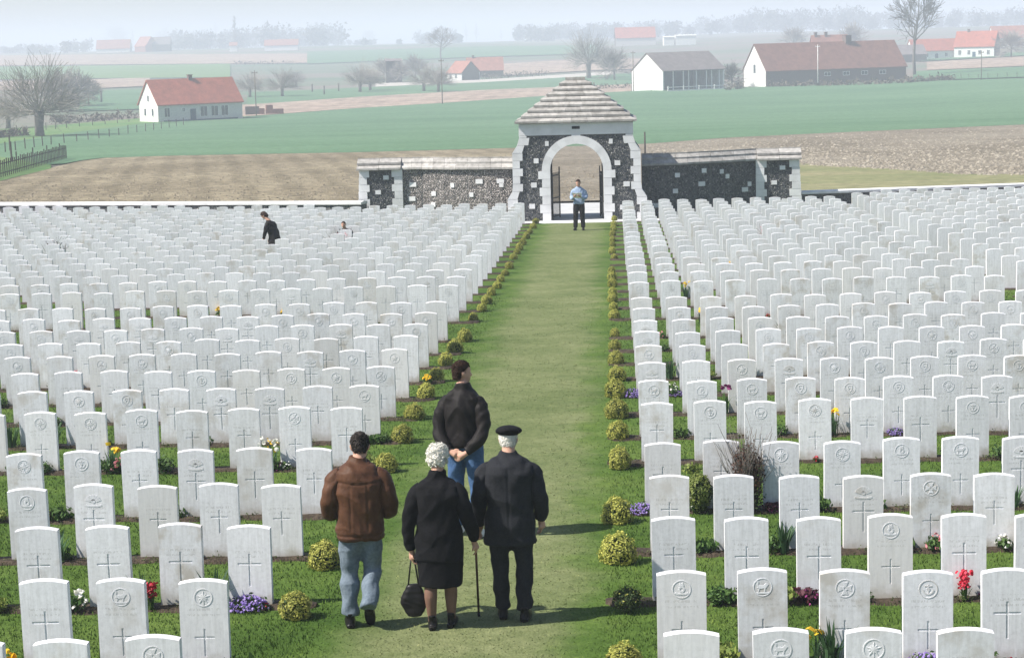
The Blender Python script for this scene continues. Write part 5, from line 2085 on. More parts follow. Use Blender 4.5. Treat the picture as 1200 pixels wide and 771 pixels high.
# further small plants between the stones of the nearer rows
used = [to_px((0, 0, 0))]
for side, r, k, x, y in NEAR:
    if side == 'far' or r > 11 or random.random() > (0.85 if r < 7 else 0.5):
        continue
    kind = random.choices(['rosette', 'herb', 'strap', 'burgundy', 'red_low', 'pink_low', 'purple', 'white_low', 'yellow_low'], [9, 8, 2.5, .8, .4, .5, .4, .5, .6])[0]
    words = {'rosette': 'low green plant', 'herb': 'bushy green herb', 'strap': 'strap leaved plant', 'burgundy': 'burgundy plant', 'red_low': 'red flower', 'pink_low': 'pink flower', 'purple': 'purple flower mat', 'white_low': 'white flower', 'yellow_low': 'yellow flower'}[kind]
    sgn = -1 if side == 'left' else 1
    xx = x + sgn * (PITCH_X / 2) + random.uniform(-.06, .06) - (PITCH_X * sgn if k == 0 and random.random() < .5 else 0)
    if side == 'left' and xx > -2.95 or side == 'right' and xx < 0.28:
        xx = x + sgn * PITCH_X / 2
    put_plant(kind, xx, y - 0.12 + random.uniform(-.05, .05), 'flower_clump' if 'flower' in words else 'leafy_plant',
              f'{words} beside {ORD[k]} headstone {side} of the path, {ORD[r]} row from front', 'flowers' if 'flower' in words else 'plant', 'small plants between headstones', random.uniform(.9, 1.55))


def bed_cover():
    """low creeping plants and weeds filling the beds between the larger plants"""
    V = []
    for r, y in enumerate(ROWS[:14]):
        for side in ('left', 'right'):
            x0, x1 = (-0.27 * y - 2, -2.8) if side == 'left' else (-0.05, min(R0 + PITCH_X * 11.4, 0.24 * y + 1))
            nclump = int((x1 - x0) / 0.11)
            for k in range(nclump):
                if random.random() < 0.35:
                    continue
                c = np.array([random.uniform(x0, x1), y + random.uniform(-.21, -.03), 0])
                n = random.randint(8, 26)
                s = random.uniform(.03, .075)
                p = c + RNG.normal(0, 1, (n, 3)) * np.array([s, s * .6, s * .35])
                p[:, 2] = np.abs(p[:, 2]) - SLOPE * p[:, 1] + .028
                V.append((p[:, None, :] + RNG.normal(0, .0095, (n, 3, 3))).reshape(-1, 3))
    V = np.concatenate(V)
    o = link_mesh('ground_cover', np_mesh('ground_cover', V, np.arange(len(V)).reshape(-1, 3), m_cover))
    tag(o, 'low green and brown ground cover creeping over the soil beds', 'ground cover', kind='stuff')


m_cover = leaf_mat('ground_cover_leaves', (0.035, 0.065, 0.018), (0.13, 0.15, 0.05), 0.25)
bed_cover()
# ================================================================== people
def fabric(name, c0, c1, rough=0.85, scale=30, bmp=0.3, sheen=0.0, fold=0.0):
    m, nt, b = new_mat(name)
    vec = coords(nt, 'Object')
    f = noise(nt, vec, scale, 5, 0.65)
    f2 = noise(nt, vec, 5, 4, 0.6)
    r = ramp(nt, [(0.3, c0), (0.7, c1)])
    nt.links.new(mth(nt, 'ADD', mth(nt, 'MULTIPLY', f, 0.45), mth(nt, 'MULTIPLY', f2, 0.55)), r.inputs[0])
    nt.links.new(r.outputs[0], b.inputs['Base Color'])
    b.inputs['Roughness'].default_value = rough
    b.inputs['Specular IOR Level'].default_value = 0.12
    bump(nt, b, mth(nt, 'ADD', mth(nt, 'MULTIPLY', f, .25), f2), bmp, 0.03)
    return m


m_skin = fabric('skin', (0.42, 0.24, 0.17), (0.55, 0.33, 0.25), 0.6, 20, .05)
m_stocking = fabric('stockings', (0.15, 0.085, 0.06), (0.20, 0.12, 0.09), 0.5, 20, .05)
m_leather = fabric('brown_leather', (0.045, 0.020, 0.012), (0.115, 0.054, 0.030), 0.55, 14, .5)
m_jean = fabric('blue_jeans', (0.085, 0.115, 0.15), (0.20, 0.24, 0.285), 0.9, 40, .4)
m_jean_dark = fabric('dark_blue_jeans', (0.03, 0.07, 0.16), (0.075, 0.14, 0.27), 0.9, 40, .4)
m_black = fabric('black_wool', (0.004, 0.004, 0.005), (0.011, 0.011, 0.013), 0.9, 40, .4)
m_black2 = fabric('black_nylon', (0.006, 0.005, 0.005), (0.018, 0.015, 0.015), 0.6, 12, .5)
m_suit = fabric('charcoal_suit', (0.010, 0.011, 0.014), (0.028, 0.029, 0.034), 0.85, 60, .4)
m_shoe = fabric('black_shoe_leather', (0.008, 0.008, 0.008), (0.02, 0.018, 0.018), 0.35, 8, .1)
m_hair_dark = fabric('dark_brown_hair', (0.018, 0.010, 0.007), (0.05, 0.024, 0.015), 0.6, 60, .8)
m_hair_grey = fabric('dark_grey_hair', (0.02, 0.015, 0.013), (0.06, 0.05, 0.045), 0.6, 60, .8)
m_hair_white = fabric('white_hair', (0.62, 0.59, 0.52), (0.84, 0.82, 0.77), 0.7, 40, 1.0)
m_shirt = fabric('pale_blue_shirt', (0.17, 0.24, 0.37), (0.36, 0.44, 0.56), 0.9, 20, .3)
m_paper = fabric('paper', (0.75, 0.75, 0.74), (0.82, 0.82, 0.81), 0.9, 5, .05)
m_white_shoe = fabric('white_trainer', (0.55, 0.55, 0.54), (0.7, 0.7, 0.69), 0.6, 8, .1)
m_cane = fabric('dark_cane_wood', (0.05, 0.025, 0.014), (0.09, 0.05, 0.03), 0.4, 8, .1)


def loft(mb, rings, sides=20, power=2.0, cap=True):
    """rings: (centre xyz, rx, ry, tilt vector x-axis, y-axis optional) -> closed skin; horizontal ellipses by default"""
    V = []
    for r in rings:
        c, rx, ry = np.asarray(r[0], float), r[1], r[2]
        ax = np.asarray(r[3], float) if len(r) > 3 else np.array([1, 0, 0])
        ay = np.asarray(r[4], float) if len(r) > 4 else np.array([0, 1, 0])
        for k in range(sides):
            a = 2 * PI * k / sides
            ca, sa = math.cos(a), math.sin(a)
            e = 2.0 / power
            V.append(c + ax * rx * math.copysign(abs(ca) ** e, ca) + ay * ry * math.copysign(abs(sa) ** e, sa))
    F = []
    n = len(rings)
    for i in range(n - 1):
        for k in range(sides):
            k2 = (k + 1) % sides
            F.append((i * sides + k, i * sides + k2, (i + 1) * sides + k2, (i + 1) * sides + k))
    if cap:
        F.append(tuple(range(sides - 1, -1, -1)))
        F.append(tuple((n - 1) * sides + k for k in range(sides)))
    mb.add(V, F)


def limb_path(mb, pts, rads, sides=14, sub=4):
    """smooth tapered limb through the joints"""
    P = [np.asarray(p, float) for p in pts]
    out, rr = [], []
    n = len(P)
    for i in range(n - 1):
        p0, p1, p2, p3 = P[max(i - 1, 0)], P[i], P[i + 1], P[min(i + 2, n - 1)]
        for s in range(sub):
            t = s / sub
            q = 0.5 * ((2 * p1) + (p2 - p0) * t + (2 * p0 - 5 * p1 + 4 * p2 - p3) * t * t + (-p0 + 3 * p1 - 3 * p2 + p3) * t ** 3)
            out.append(q)
            rr.append(rads[i] + (rads[i + 1] - rads[i]) * t)
    out.append(P[-1])
    rr.append(rads[-1])
    mb.tube(out, rr, sides)


def fuse(name, mb, mat, parent, voxel=0.012, smooth_it=4, folds=None, fold_amt=0.0, seed=0):
    """join overlapping skins into ONE continuous surface (voxel remesh), relax it, then add soft cloth folds"""
    me = mb.mesh(name + '_raw', mat)
    o = bpy.data.objects.new(name + '_raw', me)
    COL.objects.link(o)
    r = o.modifiers.new('r', 'REMESH')
    r.mode = 'VOXEL'
    r.voxel_size = voxel
    s = o.modifiers.new('s', 'SMOOTH')
    s.factor = 0.5
    s.iterations = smooth_it
    dg = bpy.context.evaluated_depsgraph_get()
    new = bpy.data.meshes.new_from_object(o.evaluated_get(dg))
    bpy.data.objects.remove(o)
    bpy.data.meshes.remove(me)
    n = len(new.vertices)
    co = np.empty(n * 3, np.float32)
    nr = np.empty(n * 3, np.float32)
    new.vertices.foreach_get('co', co)
    new.vertices.foreach_get('normal', nr)
    co = co.reshape(-1, 3)
    nr = nr.reshape(-1, 3)
    if folds is not None:
        co = co + nr * folds(co)[:, None].astype(np.float32)
        new.vertices.foreach_set('co', co.ravel())
    new.polygons.foreach_set('use_smooth', np.ones(len(new.polygons), bool))
    new.name = name
    if not new.materials:
        new.materials.append(mat)
    new.update()
    return link_mesh(name, new, parent)


def cloth_folds(amp, seed, kx=18, kz=7):
    def f(c):
        a = np.sin(c[:, 0] * kx + 3.1 * np.sin(c[:, 2] * kz + seed) + seed) * np.sin(c[:, 2] * kz * 1.7 + 2.3 * np.sin(c[:, 0] * 9 + seed * 2) + c[:, 1] * 11)
        b = np.sin(c[:, 2] * 31 + 4 * np.sin(c[:, 0] * 13 + seed)) * np.sin(c[:, 0] * 15 + c[:, 1] * 19 + seed)
        r = 1 - 2 * np.abs(np.sin(c[:, 2] * 11 + c[:, 0] * 7 * np.sign(c[:, 0]) + 1.7 * np.sin(c[:, 0] * 8 + seed) + c[:, 1] * 5)) ** 0.6
        return amp * (0.75 * a + 0.5 * b + 0.55 * r)
    return f


def head(mb, c, s=1.0, turn=0.0, bow=0.0):
    """skull, jaw, nose, brow and ears; looks along +y, turned by `turn` (left positive) and bowed"""
    c = np.asarray(c, float)
    s = s * .95
    R = Matrix.Rotation(turn, 3, 'Z') @ Matrix.Rotation(-bow, 3, 'X')
    st = mb.n
    # rings from the chin up
    loft(mb, [((0, .035, -.118), .022, .026), ((0, .03, -.10), .046, .052), ((0, .022, -.07), .060, .072), ((0, .012, -.03), .069, .084), ((0, .003, .01), .074, .093),
              ((0, -.004, .05), .076, .097), ((0, -.008, .085), .069, .088), ((0, -.01, .112), .048, .062), ((0, -.01, .124), .018, .025)], 18)
    # nose, brow, lips
    loft(mb, [((0, .085, -.045), .015, .014), ((0, .104, -.032), .015, .018), ((0, .098, -.005), .009, .014), ((0, .088, .02), .008, .01)], 8)
    loft(mb, [((0, .078, .018), .045, .013), ((0, .084, .028), .05, .014), ((0, .08, .038), .042, .012)], 10)
    loft(mb, [((0, .082, -.078), .024, .012), ((0, .086, -.070), .025, .013), ((0, .082, -.062), .02, .012)], 8)
    for e in (-1, 1):   # ears
        loft(mb, [((e * .073, -.006, -.035), .007, .012), ((e * .080, -.010, -.015), .010, .02), ((e * .083, -.014, .008), .011, .023), ((e * .078, -.012, .024), .007, .014)], 8)
    for i in range(st, mb.n):
        v = R @ Vector(mb.v[i]) * s
        mb.v[i] = (c[0] + v[0], c[1] + v[1], c[2] + v[2])
    return R


def hand(mb, wrist, d, side, curl=0.5, palm_n=None, s=1.0):
    """palm, four bent fingers of different length and a thumb leaving the side of the palm; d points from wrist to knuckles"""
    w_ = np.asarray(wrist, float)
    d = np.asarray(d, float) / np.linalg.norm(d)
    pn = np.asarray(palm_n if palm_n is not None else (-side, 0, 0), float)      # the way the palm faces
    pn = pn - d * (pn @ d)
    pn /= np.linalg.norm(pn)
    sx = np.cross(d, pn) * side          # towards the thumb or away
    thumb = np.cross(pn, d) * (1 if side > 0 else -1)
    limb_path(mb, [w_ - d * .03, w_ + d * .03 * s, w_ + d * .075 * s], [(.026 * s), (.031 * s), (.033 * s)], 10)
    mb_n = mb
    lens = (.072, .082, .076, .060)
    for k in range(4):
        off = thumb * ((1.5 - k) * .0175 * s)
        p = w_ + d * .075 * s + off
        pts = [p - d * .03]
        dd = d.copy()
        for j in range(3):
            ang = curl * (0.6 + .25 * j)
            dd = dd * math.cos(ang) + pn * math.sin(ang)
            dd /= np.linalg.norm(dd)
            p = p + dd * lens[k] * s / 3
            pts.append(p)
        limb_path(mb_n, pts, [.0105 * s, .0098 * s, .009 * s, .0075 * s], 8, 2)
    p = w_ + d * .02 * s + thumb * .024 * s
    t1 = p + (d * .6 + thumb * .7 + pn * .3) * .035 * s
    t2 = t1 + (d * .85 + thumb * .15 + pn * .5) * .033 * s
    limb_path(mb_n, [p - thumb * .015, t1, t2], [.0125 * s, .0115 * s, .009 * s], 8, 2)


def shoe(mb, ankle, heading, pitch=0.0, L=0.285, W=0.05, heel=0.025):
    """sole, heel, vamp and toe; the toe points along `heading`, pitch lifts the heel"""
    st = mb.n
    loft(mb, [((0, .055, .008), W * .86, L * .47), ((0, .055, .022), W * .95, L * .49), ((0, .05, .05), W * .92, L * .44), ((0, .02, .075), W * .8, L * .30), ((0, -.015, .10), W * .78, L * .19), ((0, -.022, .125), W * .72, .062)], 16, 2.4)
    loft(mb, [((0, -.045, 0.0), W * .75, .04), ((0, -.045, heel), W * .8, .045)], 12, 2.6)
    M_ = Matrix.Translation(Vector(ankle)) @ Matrix.Rotation(heading, 4, 'Z') @ Matrix.Translation((0, .12, 0)) @ Matrix.Rotation(-pitch, 4, 'X') @ Matrix.Translation((0, -.12, 0))
    for i in range(st, mb.n):
        mb.v[i] = tuple(M_ @ Vector(mb.v[i]))


def strands(hair, mat, n, length, down=(0, -0.2, -1), rad=0.0022, jit=0.5):
    """short locks lying on the hair so that its outline breaks up"""
    me = hair.data
    nv = len(me.vertices)
    co = np.empty(nv * 3, np.float32)
    nr = np.empty(nv * 3, np.float32)
    me.vertices.foreach_get('co', co)
    me.vertices.foreach_get('normal', nr)
    co, nr = co.reshape(-1, 3), nr.reshape(-1, 3)
    i = RNG.integers(0, nv, n)
    p, q = co[i], nr[i]
    d = np.asarray(down)[None, :] + RNG.normal(0, jit, (n, 3))
    d = d - q * (d * q).sum(1)[:, None] * 0.75
    d /= np.linalg.norm(d, axis=1)[:, None]
    s_ = np.cross(d, q)
    s_ /= np.linalg.norm(s_, axis=1)[:, None] + 1e-6
    L = length * (0.5 + RNG.random((n, 1)))
    V = np.stack([p - s_ * rad, p + s_ * rad, p + d * L * .5 + q * .006 + s_ * rad, p + d * L + q * .002], 1).reshape(-1, 3)
    o = link_mesh('locks', np_mesh('locks', V, np.arange(4 * n).reshape(-1, 4), mat), hair)
    o['kind'] = 'stuff'


def sleeves(SL, mat, parent, amp, seed):
    def f(c):
        ring_ = np.sin(c[:, 2] * 52 + 3 * np.sin(c[:, 0] * 20 + seed) + 14 * c[:, 1])
        return amp * (0.3 * ring_ + 0.55 * np.sin(c[:, 2] * 19 + c[:, 1] * 23 + seed))
    for k in sorted(SL):
        fuse('sleeve', SL[k], mat, parent, .010, 3, f)


def person(loc, rz, label, group):
    o = empty('person', loc, rz)
    tag(o, label, 'person', group)
    return o


GROUP_P = 'visitors in the cemetery'


def ground(x, y):
    return (x, y, -SLOPE * y + 0.006)


def trouser_legs(mb, hips, knees, ankles, rad=(.098, .072, .062), hipz=None):
    for h, k, a in zip(hips, knees, ankles):
        limb_path(mb, [h, ((np.array(h) + np.array(k)) / 2), k, ((np.array(k) + np.array(a)) / 2), a], [rad[0], (rad[0] + rad[1]) / 2 + .008, rad[1], (rad[1] + rad[2]) / 2 + .004, rad[2]], 14)
    hp = (np.array(hips[0]) + np.array(hips[1])) / 2
    loft(mb, [(hp + (0, 0, -.09), .13, .105), (hp + (0, -.01, 0), .172, .128), (hp + (0, -.005, .08), .168, .12), (hp + (0, 0, .16), .155, .108)], 18)


def hair_cap(mb, R, c, s, rings):
    st = mb.n
    loft(mb, rings, 18)
    for i in range(st, mb.n):
        v = R @ Vector(mb.v[i]) * s * .95
        mb.v[i] = (c[0] + v[0], c[1] + v[1], c[2] + v[2])


SHORT_HAIR = [((0, -.052, -.055), .050, .040), ((0, -.045, -.03), .066, .052), ((0, -.032, .005), .079, .070), ((0, -.022, .035), .083, .084), ((0, -.014, .07), .081, .094), ((0, -.010, .10), .068, .082), ((0, -.008, .128), .040, .052), ((0, -.008, .136), .012, .016)]


# ---- 1: man in brown leather jacket, walking, hands together in front
def man_brown():
    P = person(ground(-2.21, 16.95), math.radians(6), 'man in brown leather jacket and blue jeans walking away, leftmost of the group', GROUP_P)
    hips = [(-.095, 0, .86), (.095, 0, .86)]
    knees = [(-.105, .05, .47), (.085, .06, .48)]
    ank = [(-.115, .01, .10), (.05, -.17, .20)]
    body = MB()
    hc = (0.02, .085, 1.545)
    R = head(body, hc, 1.0, 0.0, .38)
    limb_path(body, [(0, -.01, 1.30), (0.005, .015, 1.40), (.012, .05, 1.48)], [.066, .058, .056])
    for s in (-1, 1):
        hand(body, (s * .12, .30, 1.04), (-s * .8, .35, -.05), s, .5, (0, .1, 1))
    loft(body, [((0, 0, .95), .12, .09), ((0, -.01, 1.2), .15, .10), ((0, -.01, 1.36), .10, .07)], 14)
    fuse('body', body, m_skin, P, .009, 2)
    tr = MB()
    trouser_legs(tr, hips, knees, ank, (.100, .078, .074))
    fuse('jeans', tr, m_jean, P, .011, 3, cloth_folds(.010, 2.0, 22, 9))
    for i, (a, h, pt) in enumerate(((ank[0], .05, 0.0), (ank[1], -.06, .80))):
        sh = MB()
        shoe(sh, (a[0], a[1] + (.05 if pt else 0), a[2] - .10 - (.075 if pt else 0)), h, pt)
        fuse('shoe', sh, m_shoe, P, .008, 2)
    jk = MB()
    SL = {}
    loft(jk, [((0, -.005, .76), .195, .145), ((0, -.01, .80), .205, .155), ((0, -.01, .90), .205, .155), ((0, -.015, 1.05), .205, .16), ((0, -.02, 1.2), .212, .16), ((0, -.02, 1.30), .218, .148), ((0, -.012, 1.365), .20, .13), ((0, .0, 1.405), .15, .108), ((0, .012, 1.435), .092, .088), ((0.002, .03, 1.48), .076, .076)], 24, 2.3)
    for s in (-1, 1):
        limb_path(SL.setdefault(s, MB()), [(s * .14, -.015, 1.315), (s * .21, -.02, 1.265), (s * .25, -.03, 1.10), (s * .245, .05, .99), (s * .18, .19, 1.01), (s * .12, .28, 1.04)], [.078, .085, .076, .072, .062, .054], 14)
    
    def folds(c):
        f = cloth_folds(.012, 0.7, 15, 6)(c)
        back = (c[:, 1] < 0.02) & (np.abs(c[:, 0]) < .2)
        yoke = np.exp(-((c[:, 2] - 1.265 - .10 * np.abs(c[:, 0])) / .007) ** 2)
        pleat = np.exp(-((np.abs(c[:, 0]) - .075) / .008) ** 2) * (c[:, 2] < 1.26) * (c[:, 2] > .86)
        band = np.exp(-((c[:, 2] - .815) / .009) ** 2)
        return f - .008 * back * (yoke + .8 * pleat) - .010 * band
    j = fuse('jacket', jk, m_leather, P, .011, 3, folds)
    sleeves(SL, m_leather, j, .010, .7)
    cl = MB()
    cl.tube([(math.cos(a) * .088, math.sin(a) * .085 + .012, 1.415 + .02 * math.sin(a)) for a in np.linspace(0, 2 * PI, 17)], [(.022, .022)] * 17, 8, cap=False)
    fuse('collar', cl, m_leather, j, .008, 2)
    hb = MB()
    hair_cap(hb, R, hc, 1.0, SHORT_HAIR)
    strands(fuse('hair', hb, m_hair_grey, P, .008, 2, cloth_folds(.003, 1, 60, 50)), m_hair_grey, 1400, .022)


# ---- 2: elderly woman in black with handbag
def woman_black():
    P = person(ground(-1.53, 16.86), math.radians(-2), 'white-haired woman in black coat and skirt holding a handbag', GROUP_P)
    body = MB()
    hc = (0.0, .06, 1.445)
    R = head(body, hc, .96, 0.0, .25)
    limb_path(body, [(0, -.02, 1.24), (0, .0, 1.33), (0, .035, 1.41)], [.062, .052, .050])
    loft(body, [((0, 0, .9), .12, .09), ((0, -.01, 1.1), .14, .10), ((0, -.01, 1.28), .09, .07)], 14)
    hand(body, (-.24, .02, .66), (0.02, .05, -1), -1, .75, (1, 0, 0), .9)
    hand(body, (.285, .10, .72), (.25, .25, -.9), 1, .6, (-1, .2, 0), .9)
    fuse('body', body, m_skin, P, .009, 2)
    lg = MB()
    for s, y0, y1 in ((-1, .0, -.02), (1, .03, .06)):
        limb_path(lg, [(s * .085, y0, .72), (s * .085, y0, .50), (s * .082, y0 - .01, .40), (s * .082, y1 - .025, .28), (s * .078, y1 - .01, .10), (s * .078, y1, .06)], [.085, .062, .056, .056, .036, .036], 12)
        fuse('leg', lg, m_stocking, P, .009, 2)
        lg = MB()
    for s, y1 in ((-1, -.02), (1, .06)):
        sh = MB()
        shoe(sh, (s * .078, y1, 0), -s * .08, 0.0, .245, .043, .035)
        fuse('shoe', sh, m_shoe, P, .008, 2)
    sk = MB()
    loft(sk, [((0, .01, .37), .185, .135), ((0, .01, .375), .19, .14), ((0, .005, .5), .195, .145), ((0, 0, .66), .20, .15), ((0, 0, .85), .17, .13)], 24, 2.2)
    fuse('skirt', sk, m_black, P, .012, 2, cloth_folds(.007, 4.0, 26, 3))
    ct = MB()
    SL = {}
    loft(ct, [((0, 0, .60), .21, .15), ((0, 0, .62), .215, .155), ((0, -.005, .78), .208, .15), ((0, -.01, .92), .185, .14), ((0, -.02, 1.08), .195, .145), ((0, -.025, 1.18), .196, .138), ((0, -.018, 1.245), .182, .12), ((0, -.005, 1.285), .135, .098), ((0, .005, 1.315), .082, .078), ((0, .022, 1.365), .066, .066)], 24, 2.3)
    limb_path(SL.setdefault(-1, MB()), [(-.13, -.02, 1.20), (-.192, -.03, 1.15), (-.235, -.045, .97), (-.262, -.02, .83), (-.245, .01, .69)], [.075, .075, .066, .058, .047], 14)
    limb_path(SL.setdefault(1, MB()), [(.13, -.02, 1.20), (.192, -.03, 1.15), (.24, -.03, .98), (.28, .02, .85), (.285, .09, .745)], [.075, .075, .066, .058, .047], 14)
    j = fuse('coat', ct, m_black, P, .011, 3, cloth_folds(.011, 2.4, 14, 6))
    sleeves(SL, m_black, j, .010, 2.4)
    hb = MB()
    hair_cap(hb, R, hc, .98, [((0, -.045, -.06), .055, .05), ((0, -.04, -.035), .078, .070), ((0, -.03, .0), .092, .088), ((0, -.018, .04), .096, .105), ((0, -.010, .085), .092, .104), ((0, -.008, .12), .070, .080), ((0, -.008, .142), .035, .04), ((0, -.008, .148), .012, .012)])

    def curls(c):
        return ((.005 * np.sin(c[:, 0] * 120 + 1) * np.sin(c[:, 2] * 110 + 2 * np.sin(c[:, 0] * 60)) + .004 * np.sin(c[:, 1] * 110 + c[:, 2] * 60)).astype(np.float32))
    strands(fuse('hair', hb, m_hair_white, P, .007, 2, curls), m_hair_white, 2600, .024, (0, 0, -.3), .003, 1.0)
    # handbag hanging from the left hand: a thing of its own
    y = 16.86 + .03
    B = empty('handbag', (-1.53 - .235, y, -SLOPE * y + .115))
    tag(B, 'black leather handbag hanging from the white-haired woman\'s left hand', 'handbag')
    bg = MB()
    loft(bg, [((0, 0, -.01), .06, .035), ((0, 0, .01), .075, .045), ((0, 0, .10), .118, .052), ((0, 0, .15), .115, .05), ((0, 0, .24), .07, .034), ((0, 0, .27), .05, .018)], 16, 2.6)
    st = bg.n
    fuse('bag', bg, m_shoe, B, .008, 2, cloth_folds(.004, 3, 30, 30))
    sp = MB()
    for off in (-.012, .012):
        sp.tube([(-.045, off, .255), (-.026, off, .40), (-.010, off * .4, .515), (.010, off * .4, .515), (.026, off, .40), (.045, off, .255)], [.006] * 6, 6)
    sp.build('strap', m_shoe, B, True)


# ---- 3: elderly man in beret and dark suit, cane in the left hand
def man_beret():
    P = person(ground(-.94, 17.12), math.radians(0), 'elderly man in black beret and dark suit walking with a cane', GROUP_P)
    body = MB()
    hc = (.0, .075, 1.56)
    R = head(body, hc, .98, -0.05, .15)
    limb_path(body, [(0, -.02, 1.32), (0, .0, 1.42), (0, .04, 1.50)], [.066, .056, .055])
    loft(body, [((0, 0, .95), .12, .09), ((0, -.01, 1.2), .15, .10), ((0, -.01, 1.38), .10, .07)], 14)
    hand(body, (.262, .09, .85), (.12, .28, -1), 1, .75, (-1, .1, 0))
    hand(body, (-.262, .11, .80), (-.25, .35, -.55), -1, .95, (.3, 0, -1))
    fuse('body', body, m_skin, P, .009, 2)
    tr = MB()
    hips = [(-.09, 0, .88), (.09, 0, .88)]
    knees = [(-.095, .03, .48), (.11, .02, .48)]
    ank = [(-.085, .06, .09), (.11, -.03, .09)]
    trouser_legs(tr, hips, knees, ank, (.10, .078, .068))
    fuse('trousers', tr, m_suit, P, .011, 3, cloth_folds(.009, 5.0, 24, 8))
    for a, h in ((ank[0], .1), (ank[1], -.12)):
        sh = MB()
        shoe(sh, (a[0], a[1], 0), h, 0)
        fuse('shoe', sh, m_shoe, P, .008, 2)
    jk = MB()
    SL = {}
    loft(jk, [((0, 0, .67), .225, .155), ((0, 0, .69), .23, .16), ((0, -.005, .9), .222, .158), ((0, -.01, 1.02), .205, .15), ((0, -.02, 1.2), .222, .155), ((0, -.025, 1.30), .226, .15), ((0, -.02, 1.368), .21, .13), ((0, -.01, 1.405), .16, .11), ((0, .004, 1.435), .092, .088), ((0, .02, 1.475), .068, .07)], 24, 2.4)
    limb_path(SL.setdefault(1, MB()), [(.145, -.02, 1.32), (.218, -.025, 1.265), (.258, -.03, 1.08), (.27, .015, .98), (.262, .08, .865)], [.074, .08, .068, .062, .052], 14)
    limb_path(SL.setdefault(-1, MB()), [(-.145, -.02, 1.32), (-.218, -.025, 1.265), (-.255, -.03, 1.08), (-.265, .02, .96), (-.262, .10, .82)], [.074, .08, .068, .062, .052], 14)

    def folds(c):
        f = cloth_folds(.011, 1.2, 13, 6)(c)
        seam = -.008 * np.exp(-(c[:, 0] / .008) ** 2) * (c[:, 1] < -.05) * (c[:, 2] < 1.36)
        return f + seam
    j = fuse('jacket', jk, m_suit, P, .011, 3, folds)
    sleeves(SL, m_suit, j, .011, 1.2)
    sc_ = MB()
    sc_.tube([(math.cos(a) * .068, math.sin(a) * .066 + .008, 1.445 + .012 * math.sin(a)) for a in np.linspace(0, 2 * PI, 17)], [(.012, .012)] * 17, 8, cap=False)
    sc_.build('shirt_collar', m_paper, P, True)
    hb = MB()
    hair_cap(hb, R, hc, .98, [((0, -.05, -.062), .05, .04), ((0, -.042, -.04), .068, .055), ((0, -.03, -.005), .082, .072), ((0, -.022, .03), .084, .084), ((0, -.016, .06), .08, .088), ((0, -.014, .075), .06, .07)])
    strands(fuse('hair', hb, m_hair_white, P, .008, 2, cloth_folds(.003, 1, 60, 50)), m_hair_white, 900, .02)
    bt = MB()
    hair_cap(bt, R, hc, 1.0, [((0, -.012, .038), .083, .096), ((0, -.014, .05), .092, .105), ((0.004, -.018, .065), .118, .128), ((.006, -.02, .085), .125, .135), ((.004, -.018, .108), .105, .118), ((.002, -.015, .125), .06, .07), ((0, -.015, .132), .02, .02)])
    stt = bt.n
    b = fuse('beret', bt, m_black, P, .009, 3, cloth_folds(.003, 1, 25, 25))
    # cane: a thing of its own, held in the left hand
    cx, cy_ = -.94 - .315, 17.12 + .15
    z0 = -SLOPE * cy_
    C = empty('walking_cane', (cx, cy_, z0 + .004))
    tag(C, 'dark wooden walking cane between the woman and man in beret', 'cane')
    mb = MB()
    mb.tube([(0.015, -.03, 0.0), (0.0, 0, .80)], [.0095, .011], 8)
    mb.build('shaft', m_cane, C, True)
    mb = MB()
    mb.tube([(0, 0, .80), (0, -.01, .83), (0, -.05, .85), (0, -.095, .84), (0, -.115, .815)], [.012, .0125, .0125, .012, .011], 8)
    mb.build('handle', m_cane, C, True)
    mb = MB()
    mb.tube([(0.015, -.03, 0.0), (0.0145, -.029, .035)], [.0125, .012], 8)
    mb.build('ferrule', m_shoe, C, True)


